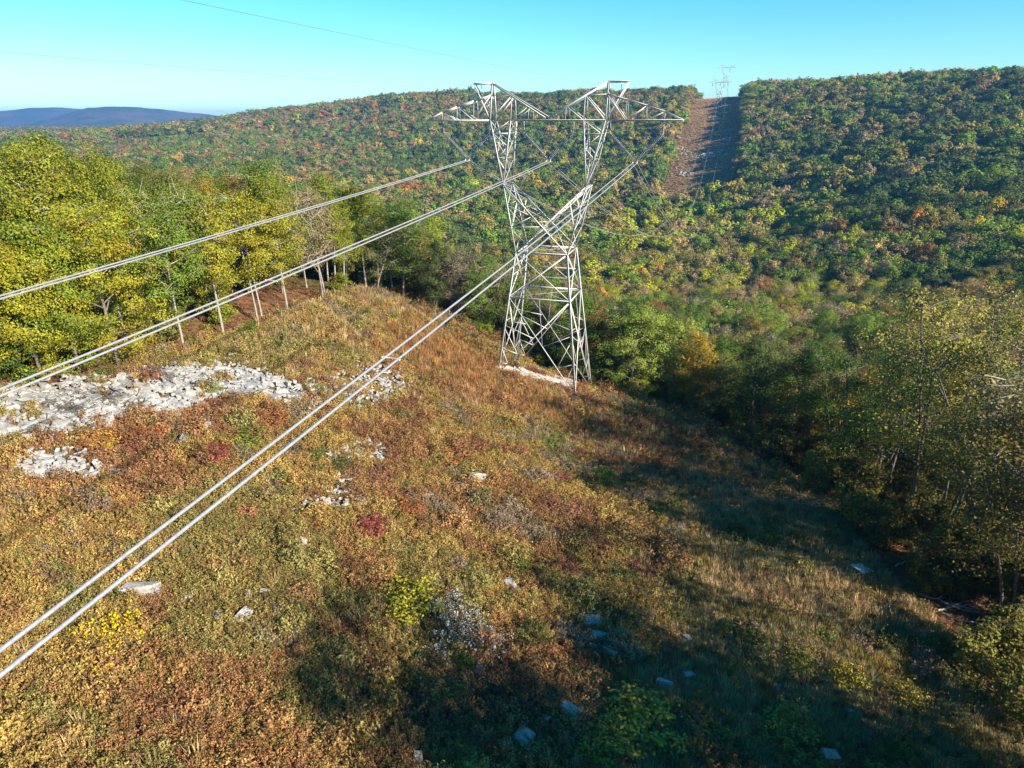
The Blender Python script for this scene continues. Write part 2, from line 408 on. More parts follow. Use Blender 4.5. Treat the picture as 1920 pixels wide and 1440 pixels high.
def make_tree(seed, Ht, cw, base, nlimb, nleaf, leaf, style='round', fork=1, barkmat='bark', clump=1.15, trunk_r=.17, fill=24, dome=0.0, lift=(.15, .75)):
    """returns trunk mesh, crown mesh; the crown is leaf-sized faces in clumps on the limbs"""
    rng = np.random.default_rng(seed)
    paths, tips = [], []
    def crad(t):                       # crown half width at height fraction
        q = np.clip((t - base) / (1 - base), 0, 1)
        if style == 'round': return cw * np.sqrt(np.clip(1 - (2 * q - .85) ** 2 / 1.35, .02, 1))
        if style == 'tall': return cw * (np.clip(math.sin(math.pi * min(1, (q * .85 + .12))), .05, 1)) ** .6
        if style == 'cone': return cw * (1 - q) ** .8 + .2
        return cw
    for s in range(fork):
        lean = rng.normal(0, .05 + .09 * (fork > 1), 2) * Ht
        off = rng.normal(0, .35, 2) if fork > 1 else np.zeros(2)
        hs = Ht * (rng.uniform(.8, 1.0) if fork > 1 else .93)
        t = np.linspace(0, 1, 7)
        P = np.stack([off[0] + lean[0] * t ** 1.4 + rng.normal(0, .07, 7) * t, off[1] + lean[1] * t ** 1.4 + rng.normal(0, .07, 7) * t, -.6 + (hs + .6) * t], 1)
        r0 = trunk_r * (.75 if fork > 1 else 1) * Ht / 15
        paths.append((P, r0 * (1.15 - t) ** .9 + .015))
        nl = max(3, nlimb // fork)
        for k in range(nl):
            tt = base * .9 + (0.97 - base * .9) * (k + rng.uniform(.1, .9)) / nl
            p0 = np.array([np.interp(tt * Ht, P[:, 2], P[:, c]) for c in range(3)]); p0[2] = min(tt * Ht, hs)
            az = k * 2.4 + s * 1.7 + rng.normal(0, .4)
            R = crad(min(tt + .08, .98)) * rng.uniform(.7, 1.08)
            up = rng.uniform(*lift) * R * (1.0 if style != 'cone' else -.3)
            q = np.linspace(0, 1, 5)[:, None]
            end = p0 + np.array([math.cos(az) * R, math.sin(az) * R, up])
            mid = rng.normal(0, .12 * R, 3)
            L = p0 + (end - p0) * q + mid * (q * (1 - q)) * 2
            L[:, 2] += (q[:, 0] ** 2 - q[:, 0]) * -.12 * R
            paths.append((L, r0 * .38 * (1.1 - q[:, 0]) + .012))
            for w in (.45, .7, 1.0):
                c = np.array([np.interp(w, q[:, 0], L[:, x]) for x in range(3)])
                tips.append(c + rng.normal(0, .18, 3))
                for z in range(2):
                    e = c + rng.normal(0, 1, 3) * np.array([1, 1, .7]) * clump * .9
                    paths.append((np.stack([c, (c + e) / 2 + rng.normal(0, .1, 3), e]), np.array([.03, .02, .008]) * (1 + Ht / 30)))
                    tips.append(e)
    tips = np.array(tips)
    if fill:
        q = rng.uniform(0, 1, fill); az = rng.uniform(0, 6.28, fill); tt = base + (1 - base) * q
        rr = np.array([crad(x) for x in tt]) * rng.uniform(.55, 1.0, fill)
        tips = np.vstack([tips, np.stack([np.cos(az) * rr, np.sin(az) * rr, tt * Ht], 1)])
    V, F = tubes(paths, 5)
    tm = mesh_np("trunk", V, F, None, M[barkmat], True)
    k = rng.integers(0, len(tips), nleaf)
    d = rng.normal(size=(nleaf, 3)); d /= np.linalg.norm(d, axis=1)[:, None]
    cr = (clump * rng.uniform(.65, 1.25, len(tips)))[k]
    C = tips[k] + d * (cr * rng.uniform(.35, 1, nleaf) ** .5)[:, None] * np.array([1, 1, .72])
    C[:, 2] = np.maximum(C[:, 2], .3)
    out = C - np.array([0, 0, Ht * .55]); out /= np.linalg.norm(out, axis=1)[:, None] + 1e-9
    Nn = d * (.6 + .3 * dome) + out * (.4 + .5 * dome) + np.array([0, 0, .35 - .2 * dome]) + rng.normal(0, .45 - .25 * dome, (nleaf, 3))
    V, F = leaf_cards(C, Nn, leaf, rng)
    cm = leaf_mesh("crown", V, F, rng, M['leaf'], rng.random(len(tips))[k])
    return tm, cm

NEAR = {}
def proto(key, *a, **k): NEAR[key] = make_tree(*a, **k)
for i in range(4): proto(f'round{i}', 100 + i, 15, 4.3 + .3 * (i % 2), .14, 17, 17000, .215, 'round', clump=1.12, fill=14, dome=.45)
for i in range(3): proto(f'tall{i}', 120 + i, 16, 3.2 + .3 * i, .24, 18, 14000, .215, 'tall', clump=1.05, fill=12, dome=.4)
for i in range(2): proto(f'multi{i}', 130 + i, 16, 3.9, .34, 18, 6500, .36, 'tall', fork=4, clump=1.1, fill=10)
for i in range(3): proto(f'stem{i}', 190 + i, 15.5, 2.9 + .3 * i, .36, 16, 12000, .205, 'tall', fork=1 + i % 2, barkmat='pale_bark', clump=1.0, fill=8, trunk_r=.13, lift=(.3, .9), dome=.4)
for i in range(3): proto(f'edge{i}', 170 + i, 17, 3.4 + .3 * i, .30, 20, 12500, .18, 'tall', fork=3 + i % 2, clump=1.1, fill=8, trunk_r=.13, lift=(.4, 1.1))
for i in range(2): proto(f'sparse{i}', 140 + i, 15, 3.3, .3, 20, 4200, .22, 'round', fork=2, barkmat='pale_bark', clump=1.2, fill=0, trunk_r=.115, lift=(.55, 1.3))
for i in range(2): proto(f'bush{i}', 150 + i, 6, 2.3, .05, 11, 4200, .32, 'round', fork=3, clump=.85, fill=14)
for i in range(2): proto(f'low{i}', 180 + i, 15, 4.1 + .3 * i, .09, 20, 18000, .20, 'round', clump=1.0, fill=14, dome=.45)
proto('conifer0', 160, 14, 3.0, .1, 34, 7000, .34, 'cone', clump=.75, fill=0)
MID, FARP = [], []
for i in range(5): MID.append(make_tree(200 + i, 15, 4.8 + .4 * (i % 3), .22, 11, 3000, .72, 'round', clump=1.5, fill=26, dome=.6))
for i in range(2): MID.append(make_tree(210 + i, 15, 3.8, .28, 11, 1500, .55, 'tall', fork=2, barkmat='pale_bark', clump=1.3, fill=8))
for i in range(5): FARP.append(make_tree(220 + i, 14, 4.9 + .5 * (i % 3), .15, 7, 1400, 1.15, 'round', clump=1.5, fill=40, dome=1.0))
for i in range(2): FARP.append(make_tree(230 + i, 14, 4.4, .2, 7, 750, 1.0, 'round', barkmat='pale_bark', clump=1.5, fill=22, dome=.8))

def joined(name, tm, cm):
    """one mesh (trunk faces + leaf faces, two materials) for instancing in the mass of the forest"""
    nt, nc = len(tm.vertices), len(cm.vertices)
    a = np.empty(nt * 3, np.float32); tm.vertices.foreach_get("co", a); b = np.empty(nc * 3, np.float32); cm.vertices.foreach_get("co", b)
    fa = np.empty(len(tm.loops), np.int32); tm.loops.foreach_get("vertex_index", fa); fb = np.empty(len(cm.loops), np.int32); cm.loops.foreach_get("vertex_index", fb)
    me = mesh_np(name, np.vstack([a.reshape(-1, 3), b.reshape(-1, 3)]), np.vstack([fa.reshape(-1, 4), fb.reshape(-1, 4) + nt]))
    me.materials.append(tm.materials[0]); me.materials.append(cm.materials[0])
    n1, n2 = len(tm.polygons), len(cm.polygons)
    me.polygons.foreach_set("material_index", np.concatenate([np.zeros(n1, np.int32), np.ones(n2, np.int32)]))
    for nm in ("leaf_random", "leaf_random_two"):
        v = np.empty(n2, np.float32); cm.attributes[nm].data.foreach_get("value", v)
        fattr(me, nm, np.concatenate([np.zeros(n1), v]))
    return me

# ------------------------------------------------------------------ scattering (uncountable growth): points + geometry nodes
def scatter(name, label, cat, meshes, idx, P, rot, scl, tint):
    """one object whose points carry copies of the meshes"""
    me = bpy.data.meshes.new(name); n = len(P)
    me.vertices.add(n); me.vertices.foreach_set("co", np.asarray(P, np.float32).ravel())
    for nm, typ, v in (("which", 'INT', idx), ("turn", 'FLOAT_VECTOR', rot), ("size", 'FLOAT_VECTOR', scl), ("tint", 'FLOAT_VECTOR', tint)):
        a = me.attributes.new(nm, typ, 'POINT')
        if typ == 'INT': a.data.foreach_set("value", np.asarray(v, np.int32))
        else: a.data.foreach_set("vector", np.asarray(v, np.float32).ravel())
    o = obj(name, me)
    ng = bpy.data.node_groups.new(name + "_growth", 'GeometryNodeTree')
    ng.interface.new_socket("Geometry", in_out='INPUT', socket_type='NodeSocketGeometry')
    ng.interface.new_socket("Geometry", in_out='OUTPUT', socket_type='NodeSocketGeometry')
    N = ng.nodes.new; L = ng.links.new
    gi, go = N("NodeGroupInput"), N("NodeGroupOutput")
    def named(nm, t):
        x = N("GeometryNodeInputNamedAttribute"); x.data_type = t; x.inputs["Name"].default_value = nm; return x.outputs["Attribute"]
    w, t, s = named("which", 'INT'), named("turn", 'FLOAT_VECTOR'), named("size", 'FLOAT_VECTOR')
    e2r = N("FunctionNodeEulerToRotation"); L(t, e2r.inputs[0])
    jn = N("GeometryNodeJoinGeometry")
    for i, m_ in enumerate(meshes):
        src = bpy.data.objects.new(name + "_source", m_)
        oi = N("GeometryNodeObjectInfo"); oi.inputs["Object"].default_value = src; oi.inputs["As Instance"].default_value = False
        cp = N("FunctionNodeCompare"); cp.data_type = 'INT'; cp.operation = 'EQUAL'; cp.inputs["B"].default_value = 0
        ia = [x for x in cp.inputs if x.name == 'A' and x.type == 'INT'][0]; ib = [x for x in cp.inputs if x.name == 'B' and x.type == 'INT'][0]
        L(w, ia); ib.default_value = i
        ip = N("GeometryNodeInstanceOnPoints")
        L(gi.outputs[0], ip.inputs["Points"]); L(cp.outputs[0], ip.inputs["Selection"]); L(oi.outputs["Geometry"], ip.inputs["Instance"])
        L(e2r.outputs[0], ip.inputs["Rotation"]); L(s, ip.inputs["Scale"]); L(ip.outputs[0], jn.inputs[0])
    L(jn.outputs[0], go.inputs[0])
    md = o.modifiers.new("growth", 'NODES'); md.node_group = ng
    tag(o, label, cat, kind="stuff"); return o

# ------------------------------------------------------------------ trees: where they stand
PAL = {'dark green': (.085, .118, .040), 'green': (.125, .19, .032), 'yellow-green': (.25, .27, .028), 'golden': (.42, .29, .035), 'tan': (.27, .205, .095),
       'russet': (.23, .12, .05), 'orange': (.36, .19, .045), 'grey-brown': (.19, .16, .105), 'olive': (.20, .185, .05)}
NAMES = list(PAL); PALA = np.array([PAL[k] for k in NAMES])
def grid_pts(x0, x1, y0, y1, s, rng):
    xs = np.arange(x0, x1, s); ys = np.arange(y0, y1, s * .87)
    X, Y = np.meshgrid(xs, ys); X = X + (np.arange(len(ys)) % 2)[:, None] * s * .5
    X = X + rng.uniform(-.36, .36, X.shape) * s; Y = Y + rng.uniform(-.36, .36, Y.shape) * s
    return X.ravel(), Y.ravel()
HERO_SPEC = [  # pixel (or ground point) of the foot, height, mesh, colour, label
    (1712, 985, 21.0, 'edge0', (.27, .24, .05), "tall many-stemmed tree with pale trunks and olive-gold top at the shaded wood edge"),
    (1790, 960, 22.0, 'edge1', (.36, .24, .12), "tall tree with a tan bronze top behind the many-stemmed one"),
    (1760, 1000, 17.0, 'edge2', (.16, .20, .04), "leafy green tree right of the many-stemmed one"),
    (1856, 1085, 20.0, 'edge1', (.17, .17, .05), "dark leaning trunk tree by the stick pile"),
    (1908, 1120, 19.0, 'sparse1', (.27, .22, .12), "half bare tree at the right edge beside the stick pile"),
    (1640, 935, 17.5, 'edge2', (.12, .17, .035), "dark green tree left of the many-stemmed one"),
    (1568, 898, 14.5, 'edge0', (.10, .155, .03), "dense dark green tree where the wood turns downhill"),
    (1500, 868, 13.0, 'round2', (.10, .15, .03), "rounded dark tree beside the dense dark green one"),
    (1430, 828, 12.0, 'round1', (.19, .23, .05), "small rounded green tree at the bend of the shaded edge"),
    (1350, 790, 10.0, 'edge2', (.20, .20, .05), "low olive tree between pylon and shaded edge"),
    ((24.0, 91.5), 0, 13.0, 'round0', (.22, .26, .05), "full green oak two trees right of the pylon foot"),
    ((16.5, 89.5), 0, 13.2, 'round3', (.20, .25, .045), "full green oak right beside the pylon foot"),
    ((30.5, 94.0), 0, 11.5, 'round2', (.19, .22, .05), "small green tree downhill of the two full oaks"),
    (80, 715, 11.0, 'low0', (.34, .32, .03), "low bright yellow tree at the left edge behind the rocks"),
    (225, 690, 13.5, 'low1', (.33, .29, .03), "yellow-green tree rising straight behind the white slabs"),
    (345, 655, 13.0, 'stem2', (.17, .23, .03), "mid-green tree on bare stems behind the dark brush"),
    (490, 606, 14.5, 'stem1', (.34, .31, .03), "slender yellow-green tree on a pale trunk at the wood corner"),
    (610, 562, 14.0, 'sparse0', (.28, .2, .1), "nearly bare white-stemmed tree at the wood corner"),
    (20, 700, 16.0, 'low1', (.22, .25, .03), "green tree at the far left edge of the wood"),
    (420, 630, 14.0, 'stem0', (.32, .28, .03), "gold-green tree at the wood edge above the brown grass"),
    (540, 588, 13.0, 'stem2', (.30, .28, .03), "olive-yellow tree beside the pale trunks"),
    (150, 700, 12.5, 'low0', (.20, .25, .03), "broad green tree above the twig tangle"),
]
HEROES = []
for hpx, hpy, hh_, hk, ht, hl in HERO_SPEC:
    hp = (hpx[0], hpx[1], h1(*hpx)) if isinstance(hpx, tuple) else at(hpx, hpy); HEROES.append((hp[0], hp[1], hp[2], hh_, hk, ht, hl))
def forest_points():
    rng = np.random.default_rng(5); out = []
    for (x0, x1, y0, y1, s, rlo, rhi) in ((-170, 190, -90, 200, 5.4, 0, 190), (-480, 480, 60, 460, 8.4, 190, 450), (-1250, 1150, 200, 1500, 10.8, 450, 1500), (-2600, 200, 900, 3700, 11.5, 1500, 3700)):
        X, Y = grid_pts(x0, x1, y0, y1, s, rng); r = np.hypot(X, Y); az = np.degrees(np.arctan2(X, Y))
        k = (r >= rlo) & (r < rhi) & ((np.abs(az) < 44) | (r < 130)) & ~field_mask(X, Y)
        if rhi > 1500: k &= (az < -3)
        if rlo < 150:
            u, v = UV(X, Y)
            k &= (np.abs(az) < 44) | ((X > 0) & (u < 100)) | ((X < 0) & (u > -75))
        if rlo < 150:
            er = edge_right(v); k &= ~((u > 20) & (v < -14) & (rng.random(len(X)) < np.where(u < er + 10, np.where((vnoise(v, u * .3, 8.0, 55) > .50) | (v < -80), .2, .88), np.where(u < er + 45, .8, .3))))
            k &= ~((u > 15) & (u < er + 25) & (v < -57))
            k &= ~((u > 36) & (u < 95) & (np.abs(v + 47 + .41 * (u - 40)) < 9.0))
            k &= ~((u < -34) & (rng.random(len(X)) < .22))
            for hx, hy, *_ in HEROES: k &= (X - hx) ** 2 + (Y - hy) ** 2 > 3.4 ** 2
        out.append(np.stack([X[k], Y[k]], 1))
    P = np.vstack(out)
    return P, rng
FP, frng = forest_points()
# the wood beside and behind the viewpoint, out of the picture: its shadows lie across the lower slope
EXTRA, EXTRA_H = [], []
for tpx, tpy in ((800, 1432), (930, 1415), (1060, 1375), (1130, 1330), (1235, 1265), (1340, 1310), (1480, 1350), (1640, 1390), (1800, 1425), (1210, 1085)):
    tp = at(tpx, tpy); d_ = np.array([sdir.x, sdir.y]) / math.cos(SUN_EL); best = None
    for t_ in np.arange(8, 90, 1.0):
        x_, y_ = tp[0] + d_[0] * math.cos(SUN_EL) * t_, tp[1] + d_[1] * math.cos(SUN_EL) * t_
        u_, v_ = UV(x_, y_); hh_ = tp[2] + t_ * math.tan(SUN_EL) - h1(x_, y_)
        if u_ > float(edge_right(v_)) + 1.5 and hh_ > 15 and (math.degrees(math.atan2(x_, y_)) > 50 or math.hypot(x_, y_) > 48): best = (x_, y_, min(hh_ + .5, 28)); break
    if best: EXTRA.append(best[:2]); EXTRA_H.append(best[2])
FP = np.vstack([FP, np.array(EXTRA)])
FZ = H(FP[:, 0], FP[:, 1]); FR = np.hypot(FP[:, 0], FP[:, 1]); FU, FV = UV(FP[:, 0], FP[:, 1])
n = len(FP)
base_h = 15.0 * frng.uniform(.8, 1.18, n)
near_right = (FU > 20) & (FV < -14) & (FR < 150); base_h[near_right] = frng.uniform(13.5, 19.5, near_right.sum())
behind = (FV > -12) & (FR < 190) & (FU > -24); base_h[behind] = frng.uniform(9.5, 14, behind.sum())
leftm = (FU < -24) & (FR < 200); base_h[leftm] *= np.interp(FU[leftm], [-80, -30], [.80, .93]) * frng.uniform(.78, 1.08, leftm.sum()); farm = FR > 450; base_h[farm] = 16.5 * frng.uniform(.65, 1.3, farm.sum()); cut = farm & (FV > 540) & (FU > 28) & (FU < 52); base_h[cut] = frng.uniform(16.5, 19.5, cut.sum()); base_h[FR > 1500] *= 1.3
base_h[-len(EXTRA):] = EXTRA_H; is_extra = np.zeros(n, bool); is_extra[-len(EXTRA):] = True
keep = ~ground_hides(FP[:, 0], FP[:, 1], FZ + base_h + 1) | (FR < 130)
FP, FZ, FR, FU, FV, base_h, is_extra = FP[keep], FZ[keep], FR[keep], FU[keep], FV[keep], base_h[keep], is_extra[keep]; n = len(FP)
# colour of each tree: patches of kinds
def weights():
    x, y = FP[:, 0], FP[:, 1]
    a = fbm(x, y, 130, 71); b = fbm(x, y, 60, 83); c = fbm(x, y, 260, 91); q = frng.random(n)
    W = np.zeros((n, len(NAMES)))
    ix = {k: i for i, k in enumerate(NAMES)}
    leftwood = (FU < -24) & (FR < 200)
    rightnear = (FU >= -24) & (FR < 110) & (FV < -5)
    mid = (~leftwood) & (~rightnear) & (FR < 420)
    far = FR >= 420
    def setw(msk, **k):
        for kk, v in k.items(): W[msk, ix[kk.replace('_', ' ').replace('yellow green', 'yellow-green').replace('grey brown', 'grey-brown')]] = (v[msk] if hasattr(v, 'shape') else v)
    setw(leftwood, yellow_green=.56, golden=.07, green=.42, olive=.14, tan=.02 + .08 * (b > .62), dark_green=.05, russet=.02)
    setw(rightnear, olive=.42, green=.32, dark_green=.14, tan=.16, yellow_green=.12)
    left_far = sstep(150, -300, x)
    dgm = np.clip((a - .38) * 5, .15, 1.6)
    setw(mid, green=.36, dark_green=.36 * dgm, olive=.3, tan=.2, grey_brown=.14, russet=.05, golden=.012, orange=.012, yellow_green=.04)
    brown = np.clip((c - .42) * 4 + left_far * .9, 0.05, 1.3)
    setw(far, dark_green=.70 * dgm, green=.30, olive=.26, tan=.10 + .24 * brown, russet=.008 + .20 * brown * left_far, grey_brown=.04 + .12 * brown, orange=.002 + .008 * left_far, golden=.008, yellow_green=.02)
    # yellow poplars along the valley floor below the far clearing
    strip = (np.abs(FU) < 90) & (FV > 180) & (FV < 545)
    setw(strip, yellow_green=.2, tan=.34, olive=.38, dark_green=.16, grey_brown=.14, golden=.02, green=.2)
    drift = np.clip((b - .36) * 5.5, .12, 2.2)
    for kk in ('tan', 'russet', 'grey-brown', 'orange'): W[far, ix[kk]] *= drift[far]
    W /= W.sum(1)[:, None]
    k = (np.cumsum(W, 1) < q[:, None]).sum(1)
    return np.clip(k, 0, len(NAMES) - 1)
KIND = weights()
WARM = np.where((FR > 190)[:, None], np.array([1.09, 1.03, .84]), np.ones(3))
TINT = PALA[KIND] * WARM * np.where(FR > 190, 1.36, 1.0)[:, None] * frng.uniform(.8, 1.2, (n, 1)) * frng.uniform(.93, 1.07, (n, 3))
ROT = frng.uniform(0, 2 * math.pi, n)
# which trees show largest: discs painted near to far into a small buffer
def visible_area():
    bw, bh, sc = 640, 480, 3.0
    buf = np.zeros((bh, bw), bool); cnt = np.zeros(n, int)
    yy, xx = np.mgrid[0:bh, 0:bw]
    for i in np.argsort(FR):
        if FR[i] > 330: break
        zc = FZ[i] + base_h[i] * .58
        dy = FP[i, 1] * CP - zc * SP
        if dy < 5: continue
        X = 960 + FPX * FP[i, 0] / dy; Yp = 720 - FPX * (FP[i, 1] * SP + zc * CP) / dy
        rx = FPX * 3.6 / dy / sc; ry = FPX * base_h[i] * .42 / dy / sc; cx, cyy = X / sc, Yp / sc
        x0, x1, y0, y1 = int(max(0, cx - rx)), int(min(bw, cx + rx + 1)), int(max(0, cyy - ry)), int(min(bh, cyy + ry + 1))
        if x0 >= x1 or y0 >= y1: continue
        m_ = ((xx[y0:y1, x0:x1] - cx) / rx) ** 2 + ((yy[y0:y1, x0:x1] - cyy) / ry) ** 2 < 1
        s_ = buf[y0:y1, x0:x1]; cnt[i] = (m_ & ~s_).sum()
        if not ground_hides(FP[i:i + 1, 0], FP[i:i + 1, 1], np.array([zc]))[0]: s_ |= m_
        else: cnt[i] = 0
    return cnt
VIS = visible_area()
order = np.argsort(-VIS)
THINGS = [int(i) for i in order[:285] if VIS[i] > 25]
thing_set = set(THINGS)

# the mass of the forest
rest = np.array([i for i in range(n) if i not in thing_set])
nearkeys = ['round0', 'round1', 'round2', 'round3', 'tall0', 'tall1', 'tall2', 'sparse0', 'edge0', 'edge1']
fmeshes = [joined("forest_tree", *NEAR[k]) for k in nearkeys] + [joined("forest_tree", *t) for t in MID] + [joined("forest_tree", *t) for t in FARP]
def pick(i):
    thin = NAMES[KIND[i]] in ('tan', 'grey-brown') and frng.random() < .5
    if is_extra[i]: return (4, 8, 5)[int(i) % 3]
    if (FR[i] < 130 and FU[i] > 15 and FV[i] < -5): return 8 + int(frng.integers(0, 2))
    if FR[i] < 170: return (7 if thin else int(frng.integers(0, 7)))
    if FR[i] < 480: return 10 + (5 + int(frng.integers(0, 2)) if thin else int(frng.integers(0, 5)))
    return 17 + (5 + int(frng.integers(0, 2)) if thin else int(frng.integers(0, 5)))
fidx = np.array([pick(i) for i in rest])
fs = (base_h[rest] / 15.0)[:, None] * np.stack([frng.uniform(.72, 1.4, len(rest))] * 2 + [np.ones(len(rest))], 1)
fs[FR[rest] > 450, :2] *= 1.1; fs[FR[rest] > 1500] *= 1.2
scatter("forest", "mixed autumn forest filling the valley and the far slopes", "forest", fmeshes, fidx,
        np.stack([FP[rest, 0], FP[rest, 1], FZ[rest] - .2], 1), np.stack([0 * ROT[rest], 0 * ROT[rest], ROT[rest]], 1), fs, TINT[rest])

# single trees
def project(x, y, z):
    dy = y * CP - z * SP
    return 960 + FPX * x / dy, 720 - FPX * (y * SP + z * CP) / dy
def place_tree(name, key, x, y, z, s, sxy, rz, tint, label, cat='tree', group=None):
    tm, cm = NEAR[key]
    o = empty(name, (x, y, z - .15), rz); o.scale = (sxy, sxy, s)
    t = obj("trunk", tm, o); c = obj("crown", cm, o); c["tint"] = [float(q) for q in tint]
    tag(o, label, cat, group); return o
def zone(i):
    px, py = project(FP[i, 0], FP[i, 1], FZ[i] + base_h[i] * .6)
    if FU[i] < -24 and FR[i] < 230:
        front = FU[i] > -38
        col = 0 if px < 240 else 1 if px < 470 else 2 if px < 640 else 3
        a = ["behind the rock slabs", "above the brush", "below the upper conductor", "by the pale trunks"][col]
        return ("at the edge of the wood " if front else "deep in the wood ") + a
    if FV[i] < -5 and FU[i] > 0:
        front = FU[i] < edge_right(FV[i]) + 8
        return ("at the shaded wood edge " if front else "deep in the shaded wood ") + ("by the stick pile" if px > 1720 else "by the tin sheet" if px > 1560 else "down the slope")
    if px < 930: return "left of the big tower " + ("near the hill crest" if FR[i] < 150 else "down in the valley")
    if px < 1130: return "behind the big tower legs"
    if px < 1350: return "right of the big tower " + ("just past its feet" if FR[i] < 130 else "down in the valley")
    if px < 1620: return "in the valley below the clearing" if FR[i] > 130 else "beyond the shaded slope"
    return "in the valley beyond the shaded wood" if FR[i] < 190 else "far down the valley beyond the shaded wood"
ORD = ["first", "second", "third", "fourth", "fifth", "sixth", "seventh", "eighth", "ninth", "tenth", "eleventh", "twelfth", "thirteenth", "fourteenth", "fifteenth", "sixteenth", "seventeenth", "eighteenth", "nineteenth", "twentieth"]
zones = {}
for i in THINGS: zones.setdefault((NAMES[KIND[i]], zone(i)), []).append(i)
HH = {'r': 15., 't': 16., 'm': 16., 's': 15., 'e': 17., 'l': 15.}
for hx, hy, hz, hh_, hk, ht, hl in HEROES:
    sc_ = hh_ / HH[hk[0]]
    ht = tuple(q * (1.25 if hx > 10 else 1.0) for q in ht)
    place_tree("broadleaf_tree" if hk[0] != 's' else "thin_leaved_tree", hk, hx, hy, hz, sc_, sc_ * 1.05, (hx * 7.3) % 6.28, ht, hl, 'tree', "trees along the wood edges")
for (col, zn), mem in zones.items():
    mem.sort(key=lambda i: project(FP[i, 0], FP[i, 1], FZ[i])[0])
    for r, i in enumerate(mem):
        thin = col in ('tan', 'grey-brown') and frng.random() < .6
        if FV[i] < -5 and FU[i] > 0 and FR[i] < 130: key = ['edge0', 'edge1', 'edge2', 'edge0', 'edge1', 'sparse1'][int(frng.integers(0, 6))]
        elif FU[i] < -24 and -40 < FV[i] < 40 and FU[i] > -44: key = ['stem0', 'stem1', 'stem2', 'stem0', 'stem1', 'sparse1'][int(frng.integers(0, 6))]
        else: key = ['round0', 'round1', 'round2', 'round3', 'tall1', 'tall2'][int(frng.integers(0, 6))]
        if thin: key = 'sparse%d' % frng.integers(0, 2)
        hh = HH[key[0]]
        s = base_h[i] / hh; sxy = s * float(frng.uniform(.9, 1.2))
        if FR[i] > 150: sxy *= 1.15
        if len(mem) == 1: lab = f"{col} tree {zn}"
        elif r < len(ORD): lab = f"{ORD[r]} {col} tree {zn} from left"
        else: lab = f"{col} tree in the crowded right part {zn}"
        place_tree("broadleaf_tree" if not key.startswith('sparse') else "thin_leaved_tree", key, FP[i, 0], FP[i, 1], FZ[i], s, sxy, ROT[i], TINT[i], lab, 'tree', f"{col} trees {zn}")

# ------------------------------------------------------------------ transmission tower
ROTZ = math.atan2(NU[1], NU[0])
BASE_Z = -32.0
def angle_bar(p, q, w, flip=False):
    """steel angle (two flanges) from p to q as a 12-sided-off prism; returns verts, quads"""
    p, q = np.asarray(p, float), np.asarray(q, float)
    t = (q - p); t /= np.linalg.norm(t)
    ref = np.array([0, 0, 1.0]) if abs(t[2]) < .95 else np.array([0, 1.0, 0])
    a = np.cross(t, ref); a /= np.linalg.norm(a); b = np.cross(t, a)
    if flip: a = -a
    k = .22
    sec = np.array([(0, 0), (w, 0), (w, w * k), (w * k, w * k), (w * k, w), (0, w)]) - w * .35
    V = np.vstack([e + sec[:, :1] * a + sec[:, 1:] * b for e in (p, q)])
    F = [(i, (i + 1) % 6, 6 + (i + 1) % 6, 6 + i) for i in range(6)] + [(0, 3, 2, 1), (0, 5, 4, 3), (6, 7, 8, 9), (6, 9, 10, 11)]
    return V, np.array(F)
def lerp(a, b, t): return tuple(np.asarray(a, float) * (1 - t) + np.asarray(b, float) * t)
